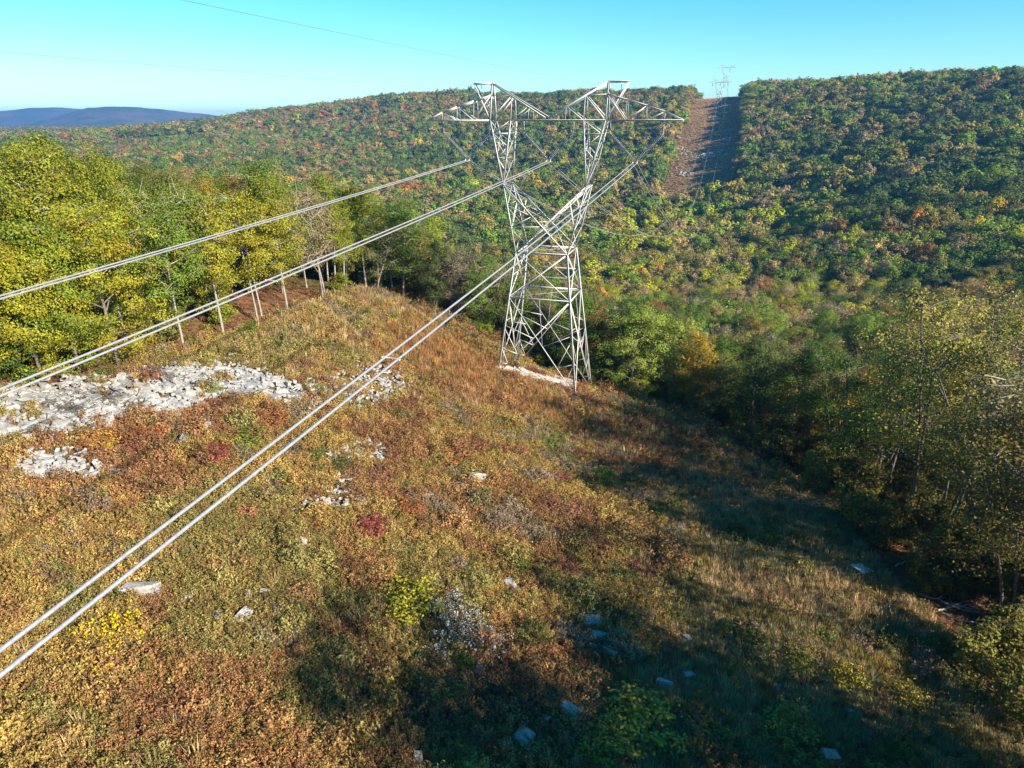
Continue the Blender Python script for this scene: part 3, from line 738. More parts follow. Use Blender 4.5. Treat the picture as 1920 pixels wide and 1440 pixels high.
def tower_members():
    """list of (part, member name, p, q, width)"""
    Mb = []
    def m_(part, nm, p, q, w): Mb.append((part, nm, p, q, w))
    LEG, CH, BR, SM = .25, .19, .115, .075
    foot = {(-1, -1): (-5.2, -4.8, 2.0), (-1, 1): (-5.2, 4.8, -.1), (1, -1): (5.2, -4.8, .1), (1, 1): (5.2, 4.8, -2.8)}
    W = {k: (3.2 * k[0], 2.7 * k[1], 17.2) for k in foot}
    def on(k, z):
        w, nom = W[k], (5.2 * k[0], 4.8 * k[1], 0.0)
        return lerp(nom, w, z / 17.2)
    MIDZ = 11.7
    F_ = {k: on(k, v[2]) for k, v in foot.items()}
    MD = {k: on(k, MIDZ) for k in foot}
    ks = [(-1, -1), (1, -1), (1, 1), (-1, 1)]
    for k in ks: m_('lower_body', 'leg', F_[k], W[k], LEG)
    for i in range(4):
        a, b = ks[i], ks[(i + 1) % 4]
        m_('waist_frame', 'strut', W[a], W[b], .2); m_('lower_body', 'strut', MD[a], MD[b], .2)
        m_('lower_body', 'cross_brace', W[a], MD[b], BR); m_('lower_body', 'cross_brace', W[b], MD[a], BR)
        m_('lower_body', 'redundant_brace', lerp(W[a], MD[a], .5), lerp(W[b], MD[b], .5), SM)
        m_('lower_body', 'cross_brace', MD[a], F_[b], BR); m_('lower_body', 'cross_brace', MD[b], F_[a], BR)
        # secondary bracing of the lower panel
        for s, t in ((a, b), (b, a)):
            d = lambda q, s=s, t=t: lerp(MD[s], F_[t], q)         # long diagonal from s down to foot t
            l = lambda q, t=t: lerp(MD[t], F_[t], q)
            m_('lower_body', 'redundant_brace', d(.5), l(.36), SM); m_('lower_body', 'redundant_brace', d(.72), l(.66), SM)
            m_('lower_body', 'redundant_brace', d(.72), l(.40), SM); m_('lower_body', 'redundant_brace', d(.86), l(.66), SM); m_('lower_body', 'redundant_brace', d(.86), l(.86), SM)
            m_('lower_body', 'redundant_brace', d(.27), lerp(MD[s], F_[s], .3), SM)
        m_('lower_body', 'redundant_brace', lerp(MD[a], F_[b], .5), lerp(MD[a], MD[b], .5), SM)
    m_('lower_body', 'plan_brace', MD[(-1, -1)], MD[(1, 1)], SM); m_('lower_body', 'plan_brace', MD[(1, -1)], MD[(-1, 1)], SM)
    m_('waist_frame', 'plan_brace', W[(-1, -1)], W[(1, 1)], SM); m_('waist_frame', 'plan_brace', W[(1, -1)], W[(-1, 1)], SM)
    E = {k: (5.0 * k[0], 1.9 * k[1], 25.0) for k in ks}
    TO = {k: (6.8 * k[0], 1.2 * k[1], 32.2) for k in ks}; TI = {k: (4.3 * k[0], 1.2 * k[1], 32.2) for k in ks}
    for k in ks:
        o = (-k[0], k[1])
        m_('waist_frame', 'chord', W[k], E[k], CH); m_('waist_frame', 'chord', E[k], W[o], CH)
        dg = lambda q, k=k, o=o: lerp(E[k], W[o], q); oc = lambda q, k=k: lerp(E[k], W[k], q)
        for q, r in ((.22, .3), (.22, .62), (.45, .62), (.60, .62), (.45, .3)): m_('waist_frame', 'redundant_brace', dg(q), oc(r), SM)
        part = 'upright_arm_a' if k[0] < 0 else 'upright_arm_b'
        m_(part, 'chord', E[k], TO[k], CH); m_(part, 'chord', E[k], TI[k], CH)
        pt = lambda q, w, k=k: lerp(E[k], TO[k] if w else TI[k], q)
        qs = [.22, .42, .60, .80, 1.0]; w = 0
        for a_, b_ in zip(qs[:-1], qs[1:]): m_(part, 'brace', pt(a_, w), pt(b_, 1 - w), SM); w = 1 - w
        m_(part, 'brace', pt(.80, 0), pt(.80, 1), BR); m_(part, 'brace', pt(.42, 0), pt(.42, 1), SM)
    for s in (-1, 1):
        part = 'upright_arm_a' if s < 0 else 'upright_arm_b'
        a, b = (s, -1), (s, 1)
        m_(part, 'strut', E[a], E[b], BR)
        for T in (TO, TI):
            for q0, q1 in ((0, .42), (.42, .8), (.8, 1.0)):
                m_(part, 'brace', lerp(E[a], T[a], q0), lerp(E[b], T[b], q1), SM); m_(part, 'brace', lerp(E[b], T[b], q0), lerp(E[a], T[a], q1), SM)
                m_(part, 'strut', lerp(E[a], T[a], q1), lerp(E[b], T[b], q1), SM)
        for q0, q1 in ((0, .33), (.33, .66), (.66, 1)):
            m_('waist_frame', 'brace', lerp(E[a], W[a], q0), lerp(E[b], W[b], q1), SM); m_('waist_frame', 'brace', lerp(E[b], W[b], q0), lerp(E[a], W[a], q1), SM)
            oa, ob = (-s, -1), (-s, 1)
            m_('waist_frame', 'brace', lerp(E[a], W[oa], q0), lerp(E[b], W[ob], q1), SM); m_('waist_frame', 'brace', lerp(E[b], W[ob], q0), lerp(E[a], W[oa], q1), SM)
            if q1 < 1: m_('waist_frame', 'strut', lerp(E[a], W[oa], q1), lerp(E[b], W[ob], q1), SM)
    # cross arm
    def bot(u, f): return (u, f * 1.2 * min(1, max(.04, (15.3 - abs(u)) / 8.5)), 32.2)
    def top(u, f):
        a = abs(u); sg = 1 if u >= 0 else -1
        if a >= 6.8:
            t = (15.3 - a) / 8.5; return (u, f * max(.04, .85 * t), 32.2 + 2.7 * t ** .8)
        t = a / 6.8; return (u, f * (1.2 - .85 * t), 32.5 + 3.7 * t)
    for f in (-1, 1):
        m_('crossarm', 'bottom_chord', bot(-6.8, f), bot(6.8, f), CH)
        for s in (-1, 1):
            m_('crossarm', 'bottom_chord', bot(6.8 * s, f), bot(15.3 * s, f), CH)
            us = [6.8, 9.0, 11.2, 13.2, 15.3]
            for a_, b_ in zip(us[:-1], us[1:]): m_('crossarm', 'top_chord', top(a_ * s, f), top(b_ * s, f), .17)
            for u in us[1:-1]: m_('crossarm', 'post', bot(u * s, f), top(u * s, f), SM)
            m_('crossarm', 'brace', bot(9.0 * s, f), top(6.8 * s, f), SM); m_('crossarm', 'brace', bot(9.0 * s, f), top(11.2 * s, f), SM); m_('crossarm', 'brace', bot(11.2 * s, f), top(13.2 * s, f), SM)
            m_('crossarm', 'top_chord', (6.8 * s, f * .35, 36.2), (0.15 * s, f * 1.2, 32.45), .19)
            m_('crossarm', 'post', bot(4.3 * s, f), top(4.3 * s, f), BR); m_('crossarm', 'post', bot(2.2 * s, f), top(2.2 * s, f), SM)
            m_('crossarm', 'brace', bot(6.8 * s, f), top(4.3 * s, f), BR); m_('crossarm', 'brace', bot(4.3 * s, f), top(2.2 * s, f), SM)
            m_('crossarm', 'brace', (6.8 * s, f * .9, 34.9), (4.3 * s, f * .66, 34.84), SM)
            pk = 'ground_wire_peak_a' if s < 0 else 'ground_wire_peak_b'
            m_(pk, 'post', bot(6.8 * s, f), (6.8 * s, f * .35, 36.2), .2)
            m_(pk, 'bar', (6.7 * s, f * .3, 36.2), (9.1 * s, f * .3, 36.2), .2)
            m_(pk, 'brace', (9.0 * s, f * .3, 36.1), (6.9 * s, f * 1.1, 32.4), .13)
            m_(pk, 'brace', (6.8 * s, f * .6, 35.2), (8.7 * s, f * .85, 32.4), .12)
    for u in np.arange(-13.2, 13.3, 2.2):
        m_('crossarm', 'strut', bot(u, -1), bot(u, 1), SM)
        if u < 12: m_('crossarm', 'plan_brace', bot(u, -1), bot(u + 2.2, 1), SM)
    for s in (-1, 1):
        pk = 'ground_wire_peak_a' if s < 0 else 'ground_wire_peak_b'
        m_(pk, 'strut', (9.05 * s, -.3, 36.2), (9.05 * s, .3, 36.2), .2); m_(pk, 'strut', (6.8 * s, -.35, 36.2), (6.8 * s, .35, 36.2), .16)
        m_(pk, 'hanger', (8.2 * s, 0, 36.15), (8.2 * s, 0, 35.3), .06)
        m_(pk, 'strut', (6.8 * s, -.75, 34.4), (6.8 * s, .75, 34.4), SM)
    return Mb
MEMB = tower_members()
tower = empty("transmission_tower", (T1[0], T1[1], BASE_Z), ROTZ)
tag(tower, "large grey steel lattice pylon standing on the near hill", "pylon", "steel pylons of the line")
tparts = {}
for part, nm, p, q, w in MEMB:
    if part not in tparts:
        tparts[part] = empty(part.replace('_a', '').replace('_b', '') if part[-2:] in ('_a', '_b') else part, parent=tower)
    V, F = angle_bar(p, q, w)
    obj(nm, mesh_np(nm, V, F, None, M['steel']), tparts[part])
conc = NT("concrete"); f_ = conc.noise(4, 5, .6, conc.pos()); conc.l(conc.ramp(f_, [(.3, (.38, .36, .33)), (.7, (.55, .53, .49))]), conc.b.inputs["Base Color"]); conc.b.inputs["Roughness"].default_value = .9
M['concrete'] = conc.m
for part, nm, p, q, w in MEMB:
    if nm == 'leg':
        x, y = XY(p[0], p[1]); zz = h1(x, y) - BASE_Z
        th = np.arange(10) * .6283
        V = np.vstack([np.stack([p[0] + r * np.cos(th), p[1] + r * np.sin(th), np.full(10, z)], 1) for r, z in ((.55, zz - 1.0), (.5, zz + .35), (.4, zz + .42))])
        F = [(a * 10 + i, a * 10 + (i + 1) % 10, a * 10 + 10 + (i + 1) % 10, a * 10 + 10 + i) for a in range(2) for i in range(10)]
        T = [(20, 20 + i, 20 + i + 1) for i in range(1, 9)]
        obj("footing", mesh_np("footing", V, F, T, M['concrete']), tower)
        if abs(zz - p[2]) > .1:
            V, F = angle_bar(p, (p[0] * 1.01, p[1] * 1.01, zz), .3); obj("leg_extension", mesh_np("leg_extension", V, F, None, M['steel']), tower)
# far pylons, too small to show their members: the same steel in one mesh
def far_tower(xy, top_z, label):
    Vs, Fs, b = [], [], 0
    g = h1(*xy)
    zo = top_z - 32.2                       # cross arm at top_z
    for part, nm, p, q, w in MEMB:
        p, q = list(p), list(q)
        if nm == 'leg': p = list(lerp(q, p, (q[2] - (g - zo)) / (q[2] - p[2])))
        if nm == 'redundant_brace' and min(p[2], q[2]) < 12: continue
        V, F = angle_bar(p, q, w * 1.25); Vs.append(V); Fs.append(F + b); b += len(V)
    o = obj("transmission_tower", mesh_np("transmission_tower", np.vstack(Vs), np.vstack(Fs), None, M['steel']))
    o.location = (xy[0], xy[1], zo); o.rotation_euler = (0, 0, ROTZ)
    tag(o, label, "pylon", "steel pylons of the line"); return o
T2_ARM, T3_ARM = 50.0, 80.0
far_tower(T2, T2_ARM, "distant lattice pylon standing in the clearing just below the far crest")
far_tower(T3, T3_ARM, "faintest lattice pylon, rising behind the crest above the other one")

# insulators: a V of two disc strings under each phase
def lathe(prof, sides=12):
    th = np.arange(sides) * 2 * math.pi / sides
    V = np.vstack([np.stack([r * np.cos(th), r * np.sin(th), np.full(sides, z)], 1) for r, z in prof])
    F = [(a * sides + i, a * sides + (i + 1) % sides, (a + 1) * sides + (i + 1) % sides, (a + 1) * sides + i) for a in range(len(prof) - 1) for i in range(sides)]
    return V, F
V, F = lathe([(.03, -.075), (.05, -.06), (.19, -.03), (.205, -.01), (.17, .015), (.075, .03), (.06, .075), (.03, .085)], 12)
DISC = mesh_np("disc", V, F, None, M['porcelain'], True)
def insulators(tx, ty, zo, group_note, names):
    for ph, nm in zip((-10.2, 0.0, 10.2), names):
        o = empty("insulator_assembly", (tx + ph * NU[0], ty + ph * NU[1], zo + 32.2), ROTZ)
        tag(o, nm, "insulator", "insulators under the crossarm")
        apex = np.array([0, 0, -4.35])
        for s in (-1, 1):
            end = np.array([s * 2.95, 0, -1.45]); hang = np.array([s * 3.0, 0, -.1])
            st = empty("insulator_string", parent=o)
            d = end - (apex + np.array([s * .14, 0, .1])); Lg = np.linalg.norm(d); dn = d / Lg
            quat = Vector(dn).to_track_quat('Z', 'Y')
            nd = 22
            for i in range(nd):
                c = obj("disc", DISC, st); p = apex + np.array([s * .14, 0, .1]) + dn * (.15 + (Lg - .25) * i / (nd - 1))
                c.location = p; c.rotation_mode = 'QUATERNION'; c.rotation_quaternion = quat
            V, F = tubes([(np.array([apex + np.array([s * .1, 0, .05]), end]), np.array([.03, .03]))], 6); obj("core_rod", mesh_np("core_rod", V, F, None, M['porcelain']), st)
            V, F = tubes([(np.array([end, hang]), np.array([.025, .025]))], 6); obj("link_rod", mesh_np("link_rod", V, F, None, M['steel']), st)
        V, F = angle_bar(apex + np.array([-.32, 0, .02]), apex + np.array([.32, 0, .02]), .14); obj("yoke_plate", mesh_np("yoke_plate", V, F, None, M['steel']), o)
        for s in (-1, 1):
            V, F = tubes([(np.array([[s * .25, -.3, -4.62], [s * .25, 0, -4.55], [s * .25, .3, -4.62]]), np.array([.05, .085, .05]))], 8); obj("clamp", mesh_np("clamp", V, F, None, M['steel'], True), o)
            V, F = tubes([(np.array([[s * .25, 0, -4.3], [s * .25, 0, -4.58]]), np.array([.03, .03]))], 6); obj("clamp_link", mesh_np("clamp_link", V, F, None, M['steel']), o)
insulators(T1[0], T1[1], BASE_Z, "", ["V-shaped pair of dark insulator strings under the left end of the crossarm",
                                       "V-shaped pair of dark insulator strings between the two upright arms",
                                       "V-shaped pair of dark insulator strings under the right end of the crossarm"])
# insulators of the distant pylon: only dark hanging strings show
for ph, w_ in ((-10.2, "left"), (0, "middle"), (10.2, "right")):
    V, F = lathe([(.1, 0), (.42, -.5), (.42, -4.0), (.1, -4.4)], 8)
    o = obj("insulator_assembly", mesh_np("insulator_assembly", V, F, None, M['porcelain']))
    o.location = (T2[0] + ph * NU[0], T2[1] + ph * NU[1], T2_ARM - .2)
    tag(o, f"tiny dark {w_} insulator string under the distant clearing pylon", "insulator", "insulators of the distant pylon")

# conductors
Z_ATT = BASE_Z + 32.2 - 4.6
def cable_path(u, z0, z2, z3, s_near, s_far):
    v1 = -np.concatenate([np.linspace(0, 120, 80), np.linspace(124, 400, 50)])[::-1]
    t = -v1 / 400.0; p1 = z0 - 4 * s_near * t * (1 - t) + (t * 0)
    v2 = np.linspace(0, SPAN, 130)[1:]; t2 = v2 / SPAN; p2 = z0 + (z2 - z0) * t2 - 4 * s_far * t2 * (1 - t2)
    L3 = float(np.linalg.norm(T3 - T2)); v3 = np.linspace(0, L3, 20)[1:]; t3 = v3 / L3; p3 = z2 + (z3 - z2) * t3 - 4 * 4.0 * t3 * (1 - t3)
    v = np.concatenate([v1, v2, v3 + SPAN]); z = np.concatenate([p1, p2, p3])
    x, y = XY(u, v); return np.stack([x, y, z], 1)
def cable(name, u, z0, z2, z3, sn, sf, r, label, group):
    P = cable_path(u, z0, z2, z3, sn, sf)
    V, F = tubes([(P, np.full(len(P), r))], 8)
    o = obj(name, mesh_np(name, V, F, None, M['cable' if r > .03 else 'wire'], True)); tag(o, label, "power cable", group)
SAGN, SAGF = 5.7, 74.0
for ph, w_ in ((-10.2, "uppermost pair, left of the pylon"), (0.0, "middle pair, under the pylon centre"), (10.2, "lowest pair, crossing the heath")):
    for k, q in ((-.25, "upper"), (.25, "lower")):
        cable("conductor_cable", ph + k, Z_ATT, T2_ARM - 4.4, T3_ARM - 4.4, SAGN, SAGF, .043, f"{q} silver cable of the {w_}", "twin conductor cables")
cable("ground_wire", -8.2, BASE_Z + 35.3, T2_ARM + 3.2, T3_ARM + 3.2, 1.3, 52.0, .010, "thin shield wire low in the sky from the left pylon peak", "shield wires")
cable("ground_wire", 8.2, BASE_Z + 35.3, T2_ARM + 3.2, T3_ARM + 3.2, 1.3, 52.0, .007, "thin shield wire high in the sky from the right pylon peak", "shield wires")
for ph, tt in ((10.2, 63.0), (0, 55), (0, 22), (-10.2, 24)):
    x, y = XY(ph, -tt); t = tt / 400; z = Z_ATT - 4 * SAGN * t * (1 - t)
    V, F = tubes([(np.array([[-.32, 0, 0], [-.2, 0, .02], [.2, 0, .02], [.32, 0, 0]]), np.array([.055, .02, .02, .055]))], 8)
    o = obj("cable_spacer", mesh_np("cable_spacer", V, F, None, M['steel'])); o.location = (x, y, z); o.rotation_euler = (0, 0, ROTZ)
    nm = {63.0: "small grey spacer on the lowest cable pair over the heath", 55: "spacer on the middle cable pair in front of the wood edge", 22: "spacer on the middle cable pair near the pylon", 24: "spacer on the uppermost cable pair"}[tt]
    tag(o, nm, "spacer", "spacers holding the twin cables apart")

# ------------------------------------------------------------------ rocks
def make_rock(seed, flat=.5):
    """angular broken block: the hull of random points in a flattened box"""
    rng = np.random.default_rng(seed)
    P = rng.uniform(-1, 1, (22, 3)); P = np.sign(P) * np.abs(P) ** .55 * np.array([1, rng.uniform(.55, .9), flat])
    P[:, 2] += P[:, 0] * rng.normal(0, .12) + P[:, 1] * rng.normal(0, .12)
    bm = bmesh.new()
    for p_ in P: bm.verts.new(p_)
    h_ = bmesh.ops.convex_hull(bm, input=bm.verts)
    bmesh.ops.delete(bm, geom=[e for e in h_["geom_interior"] if isinstance(e, bmesh.types.BMVert)], context='VERTS')
    bmesh.ops.dissolve_limit(bm, angle_limit=.3, verts=bm.verts, edges=bm.edges)
    bmesh.ops.bevel(bm, geom=bm.edges[:], offset=.045, segments=1, affect='EDGES', clamp_overlap=True)
    me = bpy.data.meshes.new("stone"); bm.to_mesh(me); bm.free(); me.materials.append(M['rock'])
    return me
ROCKS = [make_rock(300 + i, .28 + .07 * (i % 4)) for i in range(10)]
BOULDERS = [make_rock(320 + i, .5 + .1 * (i % 3)) for i in range(5)]
def in_poly(px, py, poly):
    c = np.zeros(len(px), bool); j = len(poly) - 1
    for i in range(len(poly)):
        xi, yi = poly[i]; xj, yj = poly[j]
        c ^= ((yi > py) != (yj > py)) & (px < (xj - xi) * (py - yi) / (yj - yi + 1e-9) + xi); j = i
    return c
OUT_A = [(-60, 800), (20, 735), (130, 712), (220, 712), (330, 688), (420, 686), (505, 704), (560, 722), (580, 745), (540, 764), (490, 745), (425, 745), (330, 782), (250, 775), (190, 806), (90, 822), (-60, 838)]
OUT_E = [(585, 718), (660, 700), (730, 690), (770, 735), (700, 760), (640, 762), (590, 752)]
OUT_B = [(10, 880), (50, 856), (130, 852), (158, 862), (205, 884), (190, 898), (120, 902), (50, 900), (14, 894)]
OUT_C = [(622, 850), (690, 832), (735, 845), (715, 868), (650, 866), (625, 862)]
OUT_D = [(548, 948), (590, 935), (640, 918), (620, 905), (640, 900), (665, 925), (712, 925), (700, 942), (640, 955), (560, 956)]
def world_poly_pts(poly, spacing, rng):
    c = np.array([at(min(max(p[0], -60), 1980), p[1]) for p in poly])
    x0, x1, y0, y1 = c[:, 0].min(), c[:, 0].max(), c[:, 1].min(), c[:, 1].max()
    X, Y = grid_pts(x0, x1, y0, y1, spacing, rng)
    return X[in_poly(X, Y, [tuple(q[:2]) for q in c])], Y[in_poly(X, Y, [tuple(q[:2]) for q in c])], [tuple(q[:2]) for q in c]
def slope_euler(x, y, rz, rng, tilt=.16):
    e = .8
    nx, ny = (h1(x - e, y) - h1(x + e, y)) / (2 * e), (h1(x, y - e) - h1(x, y + e)) / (2 * e)
    nv = Vector((nx + rng.normal(0, tilt), ny + rng.normal(0, tilt), 1)).normalized()
    q = Vector((0, 0, 1)).rotation_difference(nv) @ Matrix.Rotation(rz, 3, 'Z').to_quaternion()
    return q
OUTW = []
def outcrop(poly, spacing, smin, smax, label, seed, bed):
    rng = np.random.default_rng(seed)
    X, Y, wp = world_poly_pts(poly, spacing, rng); OUTW.append(wp)
    cx, cy_ = float(X.mean()), float(Y.mean())
    o = empty("rock_outcrop", (cx, cy_, h1(cx, cy_))); tag(o, label, "rocks", "pale rock outcrops on the heath")
    if bed:      # bare bedrock showing between the loose stones
        gx, gy = np.meshgrid(np.arange(min(p[0] for p in wp), max(p[0] for p in wp), .42), np.arange(min(p[1] for p in wp), max(p[1] for p in wp), .42), indexing='ij')
        sh = gx.shape; gx, gy = gx.ravel(), gy.ravel()
        ins = in_poly(gx, gy, wp) & (fbm(gx, gy, 3.2, seed) > bed)
        step = np.floor(fbm(gx * .6, gy * 1.5, 2.6, seed + 3) * 9) / 9
        gz = H(gx, gy) + .02 + .55 * step - .12
        gx = gx + rng.uniform(-.13, .13, gx.shape); gy = gy + rng.uniform(-.13, .13, gy.shape)
        idx = np.arange(len(gx)).reshape(sh); q = np.stack([idx[:-1, :-1], idx[1:, :-1], idx[1:, 1:], idx[:-1, 1:]], -1).reshape(-1, 4)
        q = q[ins[q].all(1)]
        use = np.unique(q); mp = -np.ones(len(gx), int); mp[use] = np.arange(len(use))
        me = mesh_np("bedrock", np.stack([gx[use] - cx, gy[use] - cy_, gz[use] - h1(cx, cy_)], 1), mp[q], None, M['rock'])
        obj("bedrock", me, o)
    k = rng.permutation(len(X))[:295]
    for i in k:
        s = rng.uniform(smin, smax) * (1.0 if rng.random() < .9 else 1.3)
        c = obj("stone", ROCKS[int(rng.integers(0, 10))], o)
        c.location = (X[i] - cx, Y[i] - cy_, h1(X[i], Y[i]) + .10 * s - h1(cx, cy_) + .1)
        c.rotation_mode = 'QUATERNION'; c.rotation_quaternion = slope_euler(X[i], Y[i], rng.uniform(0, 6.28), rng); c.scale = (s * rng.uniform(.8, 1.3), s * rng.uniform(.8, 1.2), s * rng.uniform(.45, 1.0))
    return o
outcrop(OUT_A, .95, .16, .8, "broad field of white broken rock slabs along the wood edge", 61, .34)
outcrop(OUT_E, 1.35, .2, .6, "loose pale stones in the grass right of the main slabs", 65, 0)
outcrop(OUT_B, .8, .2, .65, "smaller patch of white broken rocks below the main slabs", 62, .50)
outcrop(OUT_C, .95, .22, .55, "scattered pale stones in the heath midway down the slope", 63, 0)
outcrop(OUT_D, .85, .2, .5, "thin line of pale stones low on the heath left of the big boulder", 64, 0)
rr = np.random.default_rng(77)
def boulder(px, py, s, label, asp=(1, .8, 1.0), lift=.16, rz=None):
    p = at(px, py); o = obj("boulder", BOULDERS[int(rr.integers(0, 5))])
    o.location = (p[0], p[1], p[2] + lift * s); o.rotation_mode = 'QUATERNION'
    o.rotation_quaternion = slope_euler(p[0], p[1], rr.uniform(0, 6.28) if rz is None else rz, rr, .1); o.scale = tuple(s * a for a in asp)
    tag(o, label, "boulder", "single boulders in the heath"); OUTS.append((p[0], p[1], s)); return o
OUTS = []
for a in ((895, 903, .95, "long pale boulder ridge beside orange shrubs mid slope", (1.1, .5, 1.0), .35, .5), (868, 912, .7, "small dark-faced boulder touching the long pale ridge", (1, .6, .5)),
          (800, 934, .55, "flat white boulder among red-brown shrubs"), (770, 922, .35, "little white stone near the flat boulder"),
          (265, 1113, .95, "flat cream boulder just below the lowest cables", (1.1, .5, .85), .25, .2), (458, 1160, .6, "split white boulder, lower piece of the pair"), (464, 1122, .55, "split white boulder, upper upright piece", (.8, .6, 1.0)),
          (495, 1110, .36, "grey stone beside the split white boulder"), (408, 1160, .4, "grey lichened stone left of the split boulder"), (350, 1123, .35, "half buried grey stone between cables and split boulder"),
          (570, 1020, .45, "small pale stone above the rusty shrubs"), (400, 1072, .32, "small stone in the golden heath below the cables"), (345, 905, .4, "lone pale stone under the smaller rock patch"),
          (170, 896, .7, "white boulder at the lower end of the small rock patch"), (225, 890, .8, "wide grey boulder right of the small rock patch", (1.2, .7, .5)), (345, 832, .7, "white boulder between red and green shrubs"),
          (385, 805, .65, "white boulder right of the main rock slabs"), (300, 658, .7, "white boulder at the foot of the wood"), (440, 648, .75, "pale boulder in brown grass near the wood edge"),
          (790, 772, .45, "pale stone above the tower path heath"), (735, 780, .35, "small white stone near the lowest cables mid span"), (1058, 766, .3, "little white stone below the pylon's near foot"),
          (675, 848, .5, "white stone at the top of the scattered stones"), (1110, 1165, .95, "large bluish rock slab in the tree shade", (1.1, .8, .35), .1), (1125, 1195, .8, "lower bluish rock slab in the tree shade", (1, .8, .35), .1),
          (1145, 1228, .55, "smallest bluish slab in the tree shade"), (958, 1100, .75, "grey slab beside the bright green bush", (1, .8, .35), .1), (1245, 1285, .6, "rounded blue-grey boulder in dark shrubs"),
          (1068, 1340, .65, "rounded mossy boulder in the deepest shade"), (985, 1380, .55, "grey boulder, upper of the shaded row"), (975, 1395, .5, "grey boulder, lower of the shaded row"), (1020, 1355, .45, "grey boulder between the shaded row and the mossy one"),
          (945, 1400, .4, "small grey boulder at the left end of the shaded row"), (1290, 1268, .45, "white-topped stone right of the rounded blue-grey boulder"), (1455, 1290, .35, "small dark stone among shaded yellow shrubs"),
          (1555, 1420, .6, "flat bluish stone at the bottom of the photo"), (785, 1428, .45, "pale stone at the bottom edge left of the shade"), (1290, 1200, .4, "brown-grey stone on the shaded grass"),
          (1383, 882, .4, "white stone in the wood's shadow below the green trees"), (1533, 925, .4, "pale stone at the shaded wood edge"), (1590, 1335, .35, "small stone on the shaded lower slope")):
    boulder(*a)

# small rubble between the slabs, too small to count
def rubble():
    rng = np.random.default_rng(88); Q = []
    for wp, sp in zip(OUTW, (.55, .5, .42, .5, .45)):
        cx_ = np.mean([p_[0] for p_ in wp]); cy2 = np.mean([p_[1] for p_ in wp]); big = [(cx_ + (p_[0] - cx_) * 1.12, cy2 + (p_[1] - cy2) * 1.25) for p_ in wp]
        X, Y = grid_pts(min(p_[0] for p_ in big), max(p_[0] for p_ in big), min(p_[1] for p_ in big), max(p_[1] for p_ in big), sp, rng); k = in_poly(X, Y, big) & (rng.random(len(X)) < .62); Q.append(np.stack([X[k], Y[k]], 1))
    Q = np.vstack(Q); n = len(Q); s_ = .09 + .26 * rng.random(n) ** 2
    scatter("rubble", "small pale rubble between the slabs and stones", "rubble", ROCKS[:5] + BOULDERS[:2], rng.integers(0, 7, n), np.stack([Q[:, 0], Q[:, 1], H(Q[:, 0], Q[:, 1]) + .28 + .1 * rng.random(n)], 1), rng.uniform(-.5, .5, (n, 3)) + np.array([0, 0, 1]) * rng.uniform(0, 6.28, (n, 1)), np.stack([s_, s_, s_ * 1.2], 1), np.ones((n, 3)) * .5)
rubble()

# pale stony ground between the pylon's feet
def pad():
    rng = np.random.default_rng(3)
    X, Y, wp = world_poly_pts([(926, 692), (950, 684), (990, 683), (1045, 700), (1092, 722), (1096, 734), (1070, 735), (1010, 716), (960, 704)], 2.0, rng); OUTW.append(wp)
    gx, gy = np.meshgrid(np.arange(min(p[0] for p in wp) - 1, max(p[0] for p in wp) + 1, .3), np.arange(min(p[1] for p in wp) - 1, max(p[1] for p in wp) + 1, .3), indexing='ij')
    sh = gx.shape; gx, gy = gx.ravel(), gy.ravel(); ins = in_poly(gx + (vnoise(gx, gy, 1.1, 8) - .5) * 1.6, gy + (vnoise(gx, gy, 1.1, 9) - .5) * 1.6, wp)
    gz = H(gx, gy) + .05 + .12 * vnoise(gx, gy, .5, 4)
    idx = np.arange(len(gx)).reshape(sh); q = np.stack([idx[:-1, :-1], idx[1:, :-1], idx[1:, 1:], idx[:-1, 1:]], -1).reshape(-1, 4); q = q[ins[q].all(1)]
    use = np.unique(q); mp = -np.ones(len(gx), int); mp[use] = np.arange(len(use))
    m = NT("pale_gravel"); f = m.noise(2.5, 6, .65, m.pos()); m.l(m.ramp(f, [(.3, (.36, .30, .24)), (.55, (.58, .51, .43)), (.75, (.68, .63, .56))]), m.b.inputs["Base Color"]); m.b.inputs["Roughness"].default_value = 1; m.bump(f, .8, .1)
    o = obj("gravel_path", mesh_np("gravel_path", np.stack([gx[use], gy[use], gz[use]], 1), mp[q], None, m.m)); tag(o, "pale gravel strip between the pylon feet", kind="structure")
pad()

